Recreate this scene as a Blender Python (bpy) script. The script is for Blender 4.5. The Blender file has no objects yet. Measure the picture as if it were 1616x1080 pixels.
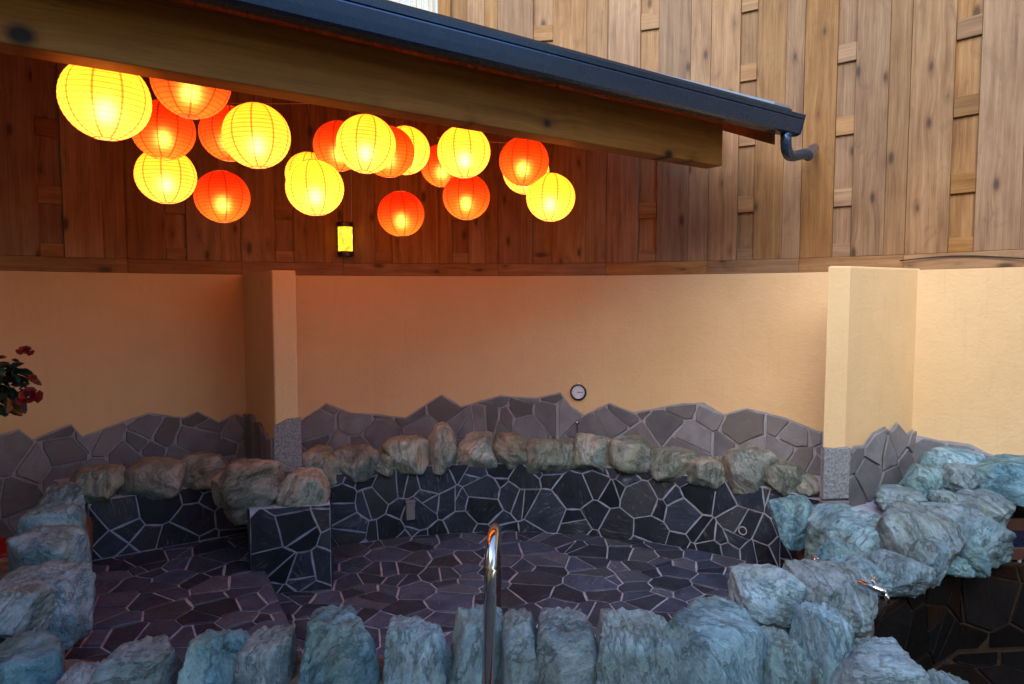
import bpy, bmesh, math, random
from mathutils import Vector, Matrix, noise
from mathutils.geometry import tessellate_polygon
R = math.radians
scene = bpy.context.scene
COL = scene.collection

# ------------------------------------------------------------------ camera, sky, sun, exposure
EYE = 2.07                                # eye above the bath floor
FPX = 1077.0                              # focal length in photo pixels (24 mm on 36 mm)
PITCH = math.atan(70.0 / FPX)
cam_d = bpy.data.cameras.new("Camera"); cam_d.lens = 24.0; cam_d.sensor_width = 36.0
cam_d.clip_start = 0.05; cam_d.clip_end = 3000
cam = bpy.data.objects.new("Camera", cam_d); COL.objects.link(cam)
cam.location = (0, 0, EYE); cam.rotation_euler = (R(90) - PITCH, 0, 0)
scene.camera = cam

SUN_EL, SUN_AZ = R(34), R(203)            # azimuth measured from +Y towards +X: behind the camera, right
world = bpy.data.worlds.new("World"); scene.world = world; world.use_nodes = True
wn = world.node_tree; bg = wn.nodes["Background"]
sky = wn.nodes.new("ShaderNodeTexSky"); sky.sky_type = 'NISHITA'; sky.sun_disc = False
sky.sun_elevation = SUN_EL; sky.sun_rotation = SUN_AZ; sky.air_density = 1.0; sky.dust_density = 0.6
wn.links.new(sky.outputs[0], bg.inputs[0]); bg.inputs[1].default_value = 0.14
sun_d = bpy.data.lights.new("Sun", 'SUN'); sun_d.energy = 0.74; sun_d.angle = R(42); sun_d.color = (1, .96, .91)
sun = bpy.data.objects.new("Sun", sun_d); COL.objects.link(sun)
sd = Vector((math.sin(SUN_AZ) * math.cos(SUN_EL), math.cos(SUN_AZ) * math.cos(SUN_EL), math.sin(SUN_EL)))
sun.rotation_euler = sd.to_track_quat('Z', 'Y').to_euler(); sun.location = (4, -4, 9)
vs = scene.view_settings
vs.view_transform = 'Standard'; vs.look = 'None'; vs.gamma = 1; vs.exposure = 2.0
scene.cycles.use_denoising = True
scene.cycles.max_bounces = 6; scene.cycles.sample_clamp_indirect = 6.0
scene.cycles.caustics_reflective = False; scene.cycles.caustics_refractive = False

# ------------------------------------------------------------------ helpers
CP, SP = math.cos(PITCH), math.sin(PITCH)
def ray(px, py):
    a, b = (px - 808) / FPX, (540 - py) / FPX
    return Vector((a, CP + b * SP, -SP + b * CP))
def at_y(px, py, y):
    r = ray(px, py); t = y / r.y
    return Vector((r.x * t, y, EYE + r.z * t))
def at_z(px, py, z):
    r = ray(px, py); t = (z - EYE) / r.z
    return Vector((r.x * t, r.y * t, z))
WC = (-0.5, 1.65); WR = 4.90              # garden wall: centre and radius of its face
def at_cyl(px, py, rad=WR, c=WC):
    r = ray(px, py)
    A = r.x ** 2 + r.y ** 2; B = -2 * (r.x * c[0] + r.y * c[1]); C = c[0] ** 2 + c[1] ** 2 - rad ** 2
    t = (-B + math.sqrt(B * B - 4 * A * C)) / (2 * A)
    return Vector((r.x * t, r.y * t, EYE + r.z * t))
def th_of(px, py=470, rad=WR):
    p = at_cyl(px, py, rad); return math.atan2(p.x - WC[0], p.y - WC[1])
def cyl(th, rad, z, c=WC):
    return Vector((c[0] + rad * math.sin(th), c[1] + rad * math.cos(th), z))

def link(o, parent=None):
    COL.objects.link(o)
    if parent is not None: o.parent = parent
    return o
def empty(name, loc, label=None, cat=None, group=None):
    o = link(bpy.data.objects.new(name, None)); o.location = loc; o.empty_display_size = .1
    if label: tag(o, label, cat, group)
    return o
def tag(o, label, cat, group=None):
    o["label"] = label; o["category"] = cat
    if group: o["group"] = group
    return o
def struct(o):
    o["kind"] = "structure"; return o
def mk(name, verts, faces, mat, parent=None, smooth=False, origin=None, bevel=0.0, seg=2):
    """one mesh object; verts are world coordinates; parent is an unrotated object"""
    if origin is None:
        origin = Vector((0, 0, 0)) if parent is None else Vector(parent.location)
    origin = Vector(origin)
    me = bpy.data.meshes.new(name)
    me.from_pydata([tuple(Vector(v) - origin) for v in verts], [], faces)
    me.validate(); me.update()
    bm = bmesh.new(); bm.from_mesh(me); bmesh.ops.recalc_face_normals(bm, faces=bm.faces[:]); bm.to_mesh(me); bm.free()
    if mat: me.materials.append(mat)
    if smooth: me.polygons.foreach_set("use_smooth", [True] * len(me.polygons))
    o = link(bpy.data.objects.new(name, me), parent)
    o.location = origin - (Vector(parent.matrix_basis.translation) if parent is not None else Vector((0, 0, 0)))
    if parent is not None and parent.parent is not None:
        o.location = origin - parent.parent.location - parent.location
    if bevel:
        b = o.modifiers.new("bevel", 'BEVEL'); b.width = bevel; b.segments = seg; b.limit_method = 'ANGLE'
    return o
def prism(poly, z0, z1):
    """vertical prism over a 2-D outline (may be concave)"""
    n = len(poly)
    v = [(p[0], p[1], z0) for p in poly] + [(p[0], p[1], z1) for p in poly]
    tri = tessellate_polygon([[Vector((p[0], p[1], 0)) for p in poly]])
    f = [tuple(t) for t in tri] + [tuple(i + n for i in t) for t in tri]
    f += [(i, (i + 1) % n, n + (i + 1) % n, n + i) for i in range(n)]
    return v, f
def box_uvw(o, ax, ay, az, x0, x1, y0, y1, z0, z1):
    o, ax, ay, az = Vector(o), Vector(ax), Vector(ay), Vector(az)
    v = [o + ax * x + ay * y + az * z for x in (x0, x1) for y in (y0, y1) for z in (z0, z1)]
    f = [(0, 1, 3, 2), (4, 6, 7, 5), (0, 4, 5, 1), (2, 3, 7, 6), (0, 2, 6, 4), (1, 5, 7, 3)]
    return v, f
def tube(pts, rad, n=10, cap=True):
    pts = [Vector(p) for p in pts]; v = []; f = []
    m = len(pts); up = Vector((0.13, 0.21, 1)).normalized()
    for i, p in enumerate(pts):
        d = (pts[min(i + 1, m - 1)] - pts[max(i - 1, 0)]).normalized()
        a = d.cross(up)
        if a.length < .2: a = d.cross(Vector((1, 0, 0)))
        a.normalize(); b = d.cross(a); r = rad[i] if isinstance(rad, (list, tuple)) else rad
        v += [p + (a * math.cos(2 * math.pi * k / n) + b * math.sin(2 * math.pi * k / n)) * r for k in range(n)]
    for i in range(m - 1):
        f += [(i * n + k, i * n + (k + 1) % n, (i + 1) * n + (k + 1) % n, (i + 1) * n + k) for k in range(n)]
    if cap: f += [tuple(range(n)), tuple(range((m - 1) * n, m * n))]
    return v, f
def lathe(profile, origin, axis, n=24):
    origin = Vector(origin); axis = Vector(axis).normalized()
    a = axis.cross(Vector((.3, .2, 1)) if abs(axis.z) < .9 else Vector((1, 0, 0))).normalized(); b = axis.cross(a)
    v = []; f = []
    for r, h in profile:
        v += [origin + axis * h + (a * math.cos(2 * math.pi * k / n) + b * math.sin(2 * math.pi * k / n)) * r for k in range(n)]
    for i in range(len(profile) - 1):
        f += [(i * n + k, i * n + (k + 1) % n, (i + 1) * n + (k + 1) % n, (i + 1) * n + k) for k in range(n)]
    if profile[0][0] > 1e-4: f.append(tuple(range(n)))
    if profile[-1][0] > 1e-4: f.append(tuple(range((len(profile) - 1) * n, len(profile) * n)))
    return v, f
def smooth_path(pts, k=6):
    """Catmull-Rom through the points"""
    P = [Vector(p) for p in pts]; P = [P[0] * 2 - P[1]] + P + [P[-1] * 2 - P[-2]]; out = []
    for i in range(1, len(P) - 2):
        for j in range(k):
            t = j / k
            out.append(.5 * ((2 * P[i]) + (P[i + 1] - P[i - 1]) * t + (2 * P[i - 1] - 5 * P[i] + 4 * P[i + 1] - P[i + 2]) * t * t + (3 * P[i] - P[i - 1] - 3 * P[i + 1] + P[i + 2]) * t ** 3))
    out.append(P[-2]); return out

# ------------------------------------------------------------------ materials
def newmat(name):
    m = bpy.data.materials.new(name); m.use_nodes = True
    nt = m.node_tree; b = nt.nodes["Principled BSDF"]
    return m, nt, b
class NT:
    def __init__(s, nt): s.nt = nt
    def n(s, typ, **kw):
        x = s.nt.nodes.new(typ)
        for k, v in kw.items(): setattr(x, k, v)
        return x
    def l(s, a, b): s.nt.links.new(a, b)
    def val(s, inp, v):
        if hasattr(v, "is_linked") or hasattr(v, "links"): s.l(v, inp)
        else: inp.default_value = v
    def math(s, op, a, b=0.0, c=None, clamp=False):
        x = s.n("ShaderNodeMath", operation=op, use_clamp=clamp); s.val(x.inputs[0], a); s.val(x.inputs[1], b)
        if c is not None: s.val(x.inputs[2], c)
        return x.outputs[0]
    def vmath(s, op, a, b=None):
        x = s.n("ShaderNodeVectorMath", operation=op); s.val(x.inputs[0], a)
        if b is not None: s.val(x.inputs[1], b)
        return x.outputs[0]
    def noise(s, co, scale, detail=4, rough=.55, dist=0.0, dim='3D'):
        x = s.n("ShaderNodeTexNoise", noise_dimensions=dim); s.l(co, x.inputs["Vector"])
        x.inputs["Scale"].default_value = scale; x.inputs["Detail"].default_value = detail
        x.inputs["Roughness"].default_value = rough; x.inputs["Distortion"].default_value = dist
        return x.outputs["Fac"]
    def ramp(s, fac, stops):
        x = s.n("ShaderNodeValToRGB"); e = x.color_ramp.elements
        while len(e) < len(stops): e.new(.5)
        for el, (p, c) in zip(e, stops): el.position = p; el.color = (*c, 1) if len(c) == 3 else c
        s.l(fac, x.inputs[0]); return x.outputs[0]
    def mix(s, fac, a, b, mode='MIX'):
        x = s.n("ShaderNodeMix", data_type='RGBA', blend_type=mode)
        s.val(x.inputs[0], fac)
        for i, c in ((6, a), (7, b)):
            if isinstance(c, tuple): x.inputs[i].default_value = (*c, 1)
            else: s.l(c, x.inputs[i])
        return x.outputs[2]
    def rng(s, v, a, b, c=0.0, d=1.0):
        x = s.n("ShaderNodeMapRange"); s.val(x.inputs[0], v)
        for i, q in enumerate((a, b, c, d)): x.inputs[i + 1].default_value = q
        return x.outputs[0]
    def bump(s, h, strength, dist, prev=None):
        x = s.n("ShaderNodeBump"); x.inputs["Strength"].default_value = strength; x.inputs["Distance"].default_value = dist
        s.l(h, x.inputs["Height"])
        if prev is not None: s.l(prev, x.inputs["Normal"])
        return x.outputs[0]
    def coords(s, kind="Object", rnd=True, scale=(1, 1, 1)):
        t = s.n("ShaderNodeTexCoord").outputs[kind]; oi = s.n("ShaderNodeObjectInfo").outputs["Random"]
        if rnd:
            o = s.n("ShaderNodeCombineXYZ")
            s.l(s.math('MULTIPLY', oi, 37.0), o.inputs[0]); s.l(s.math('MULTIPLY', oi, 91.0), o.inputs[1]); s.l(s.math('MULTIPLY', oi, 53.0), o.inputs[2])
            t = s.vmath('ADD', t, o.outputs[0])
        if scale != (1, 1, 1): t = s.vmath('MULTIPLY', t, scale)
        return t, oi
def scaled(g, v, sc): return g.vmath('MULTIPLY', v, sc)

def wood(name, dark, mid, light, knot=(.045, .022, .010), knot_amt=1.1, rough=.62, kscale=(5.0, 2.1), ksize=1.0):
    """grain along local Z"""
    m, nt, b = newmat(name); g = NT(nt); co, rnd = g.coords()
    sep = g.n("ShaderNodeSeparateXYZ"); g.l(co, sep.inputs[0])
    kc = g.n("ShaderNodeCombineXYZ"); g.l(g.math('MULTIPLY', sep.outputs[0], kscale[0]), kc.inputs[0]); g.l(g.math('MULTIPLY', sep.outputs[2], kscale[1]), kc.inputs[1]); g.l(g.math('MULTIPLY', sep.outputs[1], kscale[0]), kc.inputs[2])
    vo = g.n("ShaderNodeTexVoronoi", voronoi_dimensions='2D'); g.l(kc.outputs[0], vo.inputs["Vector"]); vo.inputs["Scale"].default_value = 1; vo.inputs["Randomness"].default_value = 1
    kd = vo.outputs["Distance"]; vsep = g.n("ShaderNodeSeparateColor"); g.l(vo.outputs["Color"], vsep.inputs[0])
    has = g.math('GREATER_THAN', vsep.outputs[0], .5)
    size = g.math('MULTIPLY_ADD', vsep.outputs[1], .10 * ksize, .02 * ksize)
    warp = g.math('MULTIPLY', g.math('MULTIPLY', g.rng(kd, .0, .42, 1, 0), has), .024)
    sgn = g.math('ADD', sep.outputs[0], warp)
    gc = g.n("ShaderNodeCombineXYZ"); g.l(sgn, gc.inputs[0]); g.l(sep.outputs[1], gc.inputs[1]); g.l(sep.outputs[2], gc.inputs[2])
    fine = g.noise(scaled(g, gc.outputs[0], (150, 150, 3.0)), 1, 3, .6, .2)
    coarse = g.noise(scaled(g, gc.outputs[0], (26, 26, 1.1)), 1, 4, .6, .2)
    patch = g.noise(scaled(g, co, (3.2, 3.2, 1.5)), 1, 4, .6, .4)
    t = g.math('ADD', g.math('MULTIPLY', fine, .35), g.math('ADD', g.math('MULTIPLY', coarse, .45), g.math('MULTIPLY', patch, .35)))
    c = g.ramp(t, [(.38, dark), (.55, mid), (.74, light)])
    stain = g.noise(scaled(g, co, (6, 6, 2.5)), 1, 5, .7, 1.5)
    c = g.mix(g.rng(stain, .56, .74, 0, .55), c, tuple(x * .45 for x in mid))
    core = g.math('MULTIPLY', g.rng(g.math('SUBTRACT', kd, size), -.05, .03, 1, 0), has)
    halo = g.math('MULTIPLY', g.rng(kd, .05, .20, .6, 0), has)
    c = g.mix(g.math('MULTIPLY', halo, .55 * knot_amt), c, tuple(x * .55 for x in dark))
    c = g.mix(g.math('MULTIPLY', core, .75 * knot_amt), c, knot)
    hs = g.n("ShaderNodeHueSaturation"); g.l(c, hs.inputs["Color"])
    g.l(g.rng(rnd, 0, 1, .78, 1.18), hs.inputs["Value"]); g.l(g.rng(g.math('FRACT', g.math('MULTIPLY', rnd, 7.31)), 0, 1, .85, 1.12), hs.inputs["Saturation"])
    g.l(hs.outputs[0], b.inputs["Base Color"]); b.inputs["Roughness"].default_value = rough
    b.inputs["Specular IOR Level"].default_value = .3
    g.l(g.bump(g.math('ADD', fine, g.math('MULTIPLY', core, -.6)), .35, .004), b.inputs["Normal"])
    return m
M = {}
M['fence'] = wood('fence_wood', (.105, .044, .015), (.22, .112, .042), (.33, .192, .086))
M['beam'] = wood('beam_timber', (.18, .075, .020), (.30, .13, .036), (.40, .19, .06), knot=(.010, .005, .003), knot_amt=1.3, kscale=(2.9, 2.3), ksize=1.0)
M['ceil'] = wood('ceiling_wood', (.11, .055, .024), (.19, .10, .045), (.28, .16, .075))

def slate(name, dark, mid, brown, vein, vein_amt=.5, rough=.42, lo=.55, hi=1.7, brown_amt=.5):
    m, nt, b = newmat(name); g = NT(nt); co, rnd = g.coords()
    # a bedding direction of its own for each stone
    rot = g.n("ShaderNodeVectorRotate", rotation_type='EULER_XYZ'); g.l(co, rot.inputs["Vector"])
    e = g.n("ShaderNodeCombineXYZ"); g.l(g.math('MULTIPLY', rnd, 50.0), e.inputs[0]); g.l(g.math('MULTIPLY', rnd, 83.0), e.inputs[1]); g.l(g.math('MULTIPLY', rnd, 29.0), e.inputs[2]); g.l(e.outputs[0], rot.inputs["Rotation"])
    rc = rot.outputs[0]
    n1 = g.noise(rc, 5, 5, .6, .5); n2 = g.noise(scaled(g, rc, (9, 9, 60)), 1, 4, .65, 1.2); n3 = g.noise(rc, 45, 4, .6)
    c = g.mix(g.rng(n1, .32, .68), dark, mid)
    r2 = g.math('FRACT', g.math('MULTIPLY', rnd, 13.7))
    c = g.mix(g.math('MULTIPLY', g.rng(r2, .62, 1.0, 0, 1), brown_amt), c, brown)
    vm = g.math('MULTIPLY', g.rng(n2, .56, .74, 0, 1), g.math('MULTIPLY', g.rng(g.noise(rc, 3.0, 3, .5), .42, .62, 0, 1), vein_amt))
    c = g.mix(vm, c, vein)
    hs = g.n("ShaderNodeHueSaturation"); g.l(c, hs.inputs["Color"]); g.l(g.rng(g.math('FRACT', g.math('MULTIPLY', rnd, 5.13)), 0, 1, lo, hi), hs.inputs["Value"])
    g.l(hs.outputs[0], b.inputs["Base Color"])
    g.l(g.rng(n3, .3, .7, rough - .1, rough + .18), b.inputs["Roughness"]); b.inputs["Specular IOR Level"].default_value = .4
    h = g.math('ADD', g.math('MULTIPLY', n2, .6), g.math('MULTIPLY', n3, .35))
    g.l(g.bump(h, .7, .009), b.inputs["Normal"])
    return m
M['slate'] = slate('dark_slate', (.008, .012, .022), (.022, .029, .044), (.045, .042, .040), (.24, .26, .28), .8, .36, .5, 2.0)
M['floor_slate'] = slate('floor_slate', (.018, .026, .050), (.044, .057, .098), (.066, .068, .074), (.26, .27, .31), .55, .38, .5, 1.9)
M['veneer'] = slate('grey_flagstone', (.12, .122, .135), (.20, .20, .215), (.16, .13, .115), (.30, .30, .31), .35, .62, .62, 1.3, .6)
M['shaded_wet_slate'] = slate('rusty_shaded_wet_slate', (.004, .004, .005), (.009, .008, .008), (.018, .008, .004), (.03, .02, .012), .5, .62, .6, 1.4, .8)  # wet rusty stone, with the second bath's deep shade put into the colour

M['shaded_wet_slate'].node_tree.nodes['Principled BSDF'].inputs['Specular IOR Level'].default_value = .1
def mortar(name, c0, c1, scale=9, bump=.6, rough=.85, stain=None):
    m, nt, b = newmat(name); g = NT(nt); co, rnd = g.coords(rnd=False)
    n1 = g.noise(co, scale, 6, .65); n2 = g.noise(co, scale * 14, 4, .7)
    c = g.mix(g.rng(n1, .35, .65), c0, c1)
    if stain: c = g.mix(g.rng(g.noise(co, 2.3, 4, .6, .4), .48, .66, 0, .8), c, stain)
    g.l(c, b.inputs["Base Color"]); b.inputs["Roughness"].default_value = rough; b.inputs["Specular IOR Level"].default_value = .25
    g.l(g.bump(g.math('ADD', n1, g.math('MULTIPLY', n2, .5)), bump, .01), b.inputs["Normal"])
    return m
M['grout'] = mortar('pale_grout', (.27, .285, .38), (.40, .415, .52), 12, .5)
M['vgrout'] = mortar('veneer_grout', (.26, .255, .27), (.36, .35, .365), 12, .5)
M['granite'] = mortar('speckled_granite_face', (.12, .128, .14), (.30, .31, .33), 60, .5)
M['mortar'] = mortar('brown_mortar', (.14, .11, .088), (.26, .21, .175), 9, .8, .85, (.10, .065, .04))
M['shaded_wet_grout'] = mortar('rusty_shaded_grout', (.016, .009, .005), (.04, .024, .014), 9, .5)  # rusty joints, darkened in colour for the shade in the second bath
M['ground'] = mortar('ground_stone', (.07, .07, .07), (.11, .105, .10), 3, .4)
m, nt, b = newmat('peach_stucco'); g = NT(nt); co, _ = g.coords(rnd=False)
n1 = g.noise(co, 1.6, 5, .6); n2 = g.noise(co, 38, 5, .62, .3); n3 = g.noise(co, 230, 3, .6); n4 = g.noise(scaled(g, co, (30, 30, 2.2)), 1, 4, .6)
c = g.mix(g.rng(n1, .3, .7), (.63, .435, .225), (.70, .49, .265)); c = g.mix(g.rng(n4, .58, .8, 0, .2), c, (.42, .27, .15))
g.l(c, b.inputs["Base Color"]); b.inputs["Roughness"].default_value = .88; b.inputs["Specular IOR Level"].default_value = .2
n5 = g.noise(scaled(g, co, (7, 7, 11)), 1, 4, .55, 1.2)
g.l(g.bump(n5, .16, .02, g.bump(g.math('ADD', n2, g.math('MULTIPLY', n3, .35)), .5, .008)), b.inputs["Normal"]); M['stucco'] = m

def schist(name, pale, mid, dark, tan, tan_amt=.35):
    m, nt, b = newmat(name); g = NT(nt); co, rnd = g.coords()
    rot = g.n("ShaderNodeVectorRotate", rotation_type='EULER_XYZ'); g.l(co, rot.inputs["Vector"])
    e = g.n("ShaderNodeCombineXYZ"); g.l(g.math('MULTIPLY', rnd, 3.0), e.inputs[0]); g.l(g.math('MULTIPLY', g.math('FRACT', g.math('MULTIPLY', rnd, 17.0)), 2.6), e.inputs[1]); g.l(e.outputs[0], rot.inputs["Rotation"])
    rc = rot.outputs[0]
    str_ = g.noise(scaled(g, rc, (7, 7, 24)), 1, 6, .72, .25); big = g.noise(rc, 3.6, 5, .6, .6); fine = g.noise(rc, 70, 6, .75)
    vein = g.noise(scaled(g, rc, (2.5, 2.5, 15)), 1, 5, .65, .35)
    t = g.math('ADD', g.math('MULTIPLY', str_, .42), g.math('ADD', g.math('MULTIPLY', big, .34), g.math('MULTIPLY', fine, .28)))
    c = g.ramp(t, [(.37, dark), (.49, mid), (.61, pale)])
    c = g.mix(g.rng(g.noise(co, 2.6, 4, .6, .5), .46, .62, 0, .65), c, g.mix(g.rng(t, .4, .6), tuple(x * k for x, k in zip(dark, (1.3, 1.15, .7))), tuple(x * k for x, k in zip(pale, (.95, .85, .6)))))
    c = g.mix(g.rng(vein, .60, .68, 0, .5), c, tuple(min(1, x * 1.35) for x in pale))
    c = g.mix(g.rng(g.noise(co, 4.2, 5, .65, .8), .54, .70, 0, tan_amt), c, tan)
    crack = g.noise(scaled(g, rc, (3, 3, 9)), 1, 7, .7, .15)
    cr = g.rng(g.math('ABSOLUTE', g.math('SUBTRACT', crack, .5)), 0, .02, 1, 0)
    c = g.mix(g.math('MULTIPLY', cr, .10), c, tuple(x * .4 for x in dark))
    hs = g.n("ShaderNodeHueSaturation"); g.l(c, hs.inputs["Color"]); g.l(g.rng(g.math('FRACT', g.math('MULTIPLY', rnd, 5.13)), 0, 1, .78, 1.2), hs.inputs["Value"])
    g.l(g.rng(g.math('FRACT', g.math('MULTIPLY', rnd, 9.7)), 0, 1, .6, 1.15), hs.inputs["Saturation"])
    g.l(hs.outputs[0], b.inputs["Base Color"]); g.l(g.rng(fine, .3, .7, .5, .78), b.inputs["Roughness"]); b.inputs["Specular IOR Level"].default_value = .35
    h = g.math('ADD', g.math('MULTIPLY', str_, .9), g.math('ADD', g.math('MULTIPLY', fine, .4), g.math('MULTIPLY', cr, -.32)))
    g.l(g.bump(h, .9, .022), b.inputs["Normal"])
    return m
M['rock'] = schist('green_schist', (.25, .43, .52), (.115, .245, .315), (.030, .078, .105), (.22, .21, .14), .3)
M['rock_back'] = schist('lichen_schist', (.40, .43, .39), (.19, .235, .21), (.05, .07, .062), (.42, .31, .23), .6)

def plain(name, col, rough=.5, metal=0.0, spec=.5, var=1.0):
    m, nt, b = newmat(name); g = NT(nt); co, rnd = g.coords()
    n = g.noise(co, 14, 4, .6)
    g.l(g.mix(g.rng(n, .3, .7), tuple(x * (1 - .12 * var) for x in col), tuple(min(1, x * (1 + .1 * var)) for x in col)), b.inputs["Base Color"])
    g.l(g.rng(n, .3, .7, max(.03, rough - .06 * var), rough + .06 * var), b.inputs["Roughness"]); b.inputs["Metallic"].default_value = metal; b.inputs["Specular IOR Level"].default_value = spec
    return m
M['gutter'] = plain('dark_gutter_metal', (.045, .080, .145), .27, .7, var=.25)
M['roofing'] = plain('dark_roofing', (.02, .02, .024), .7)
M['flash'] = plain('blue_grey_flashing', (.30, .36, .42), .4, .6)
M['steel'] = plain('brushed_steel', (.62, .63, .65), .18, 1.0)
M['chrome'] = plain('chrome', (.55, .55, .57), .2, 1.0)
M['black'] = plain('black_plastic', (.012, .011, .012), .4)
M['dial'] = plain('white_dial', (.62, .66, .74), .5)
M['greybox'] = plain('grey_plastic', (.17, .16, .17), .5)
M['wire'] = plain('pale_wire', (.55, .55, .55), .5)
M['rust'] = plain('rusty_iron', (.05, .016, .008), .8)
M['water'] = plain('dark_water', (.006, .010, .03), .3, spec=.2)
M['leaf'] = plain('dark_leaf', (.015, .040, .026), .42)
M['petal'] = plain('red_petal', (.13, .004, .006), .55)
M['pot'] = plain('red_glazed_pot', (.25, .012, .008), .25)
M['stem'] = plain('brown_stem', (.07, .045, .025), .8)
M['reed'] = plain('dry_reed', (.55, .45, .27), .7)

def lantern_mat(name, deep, bright, strength, hot):
    """rice paper round a bulb: brighter towards the bulb, darker at wire hoops and seams"""
    m = bpy.data.materials.new(name); m.use_nodes = True; nt = m.node_tree; nt.nodes.clear(); g = NT(nt)
    tc = g.n("ShaderNodeTexCoord").outputs["Object"]; sep = g.n("ShaderNodeSeparateXYZ"); g.l(tc, sep.inputs[0])
    d = g.n("ShaderNodeVectorMath", operation='DISTANCE'); g.l(tc, d.inputs[0]); d.inputs[1].default_value = (0, 0, -.05)
    near = g.rng(d.outputs["Value"], .125, .215, 1, 0)
    ang = g.math('ARCTAN2', sep.outputs[1], sep.outputs[0])
    seam = g.math('ABSOLUTE', g.math('SUBTRACT', g.math('FRACT', g.math('MULTIPLY', ang, 10 / (2 * math.pi))), .5))
    rr = g.math('SQRT', g.math('ADD', g.math('POWER', sep.outputs[0], 2), g.math('POWER', sep.outputs[1], 2)))
    seam_w = g.math('MULTIPLY', seam, rr)                       # arc distance, scaled
    sm = g.rng(seam_w, .0050, .0100, 1, 0)
    z = g.math('FRACT', g.math('MULTIPLY', g.math('ARCSINE', g.math('DIVIDE', sep.outputs[2], .181, clamp=False)), 24 / math.pi))
    hoop = g.rng(g.math('ABSOLUTE', g.math('SUBTRACT', z, .5)), .06, .16, 1, 0)
    paper = g.noise(tc, 40, 4, .6)
    c = g.mix(near, deep, bright)
    dark = g.math('MULTIPLY', g.math('SUBTRACT', 1.0, g.math('MULTIPLY', sm, .6)), g.math('SUBTRACT', 1.0, g.math('MULTIPLY', hoop, .42)))
    k = g.math('MULTIPLY', g.math('MULTIPLY', dark, g.rng(paper, .3, .7, .9, 1.1)), g.math('MULTIPLY_ADD', near, strength[1] - strength[0], strength[0]))
    orn = g.n("ShaderNodeObjectInfo").outputs["Random"]; wr = g.noise(g.vmath('ADD', tc, g.n('ShaderNodeObjectInfo').outputs['Location']), 9, 4, .6)
    k = g.math('MULTIPLY', g.math('MULTIPLY', k, g.rng(orn, 0, 1, .82, 1.12)), g.rng(wr, .3, .7, .84, 1.12))
    em = g.n("ShaderNodeEmission"); g.l(c, em.inputs[0]); g.l(k, em.inputs[1])
    tr = g.n("ShaderNodeBsdfTranslucent"); tr.inputs[0].default_value = (*bright, 1)
    rf = g.n("ShaderNodeBsdfRefraction"); rf.inputs["IOR"].default_value = 1.3; rf.inputs["Roughness"].default_value = .85; rf.inputs[0].default_value = (*hot, 1)
    df = g.n("ShaderNodeBsdfDiffuse"); df.inputs[0].default_value = (*deep, 1)
    mx = g.n("ShaderNodeMixShader"); mx.inputs[0].default_value = .55; g.l(df.outputs[0], mx.inputs[1]); g.l(rf.outputs[0], mx.inputs[2])
    mx2 = g.n("ShaderNodeMixShader"); mx2.inputs[0].default_value = .8; g.l(tr.outputs[0], mx2.inputs[1]); g.l(mx.outputs[0], mx2.inputs[2])
    ad = g.n("ShaderNodeAddShader"); g.l(em.outputs[0], ad.inputs[0]); g.l(mx2.outputs[0], ad.inputs[1])
    for nd, col in ((tr, bright), (rf, hot), (df, deep)):
        cm = g.vmath('SCALE', (*col,)); sc_ = cm.node; g.l(dark, sc_.inputs["Scale"]); g.l(cm, nd.inputs[0])
    out = g.n("ShaderNodeOutputMaterial"); g.l(ad.outputs[0], out.inputs[0])
    return m
M['lan_y'] = lantern_mat('yellow_paper', (1.0, .235, .008), (1.0, .275, .035), (.98, 1.12), (1, .58, .2))
M['lan_r'] = lantern_mat('red_paper', (.8, .004, .0006), (1.0, .15, .012), (.17, .62), (1, .34, .08))
def emis(name, col, s):
    m = bpy.data.materials.new(name); m.use_nodes = True; nt = m.node_tree; nt.nodes.clear(); g = NT(nt)
    tc = g.n("ShaderNodeTexCoord").outputs["Object"]; n = g.noise(tc, 22, 3, .6, 1.0)
    em = g.n("ShaderNodeEmission"); g.l(g.mix(g.rng(n, .35, .65), tuple(x * .75 for x in col), col), em.inputs[0])
    g.l(g.math('MULTIPLY', g.rng(n, .35, .7, .5, 1.2), s), em.inputs[1])
    out = g.n("ShaderNodeOutputMaterial"); g.l(em.outputs[0], out.inputs[0]); return m
M['bulb'] = emis('warm_bulb', (1, .72, .36), 10.0)
M['sconce'] = emis('amber_sconce_glass', (1, .58, .03), .75)

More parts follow.
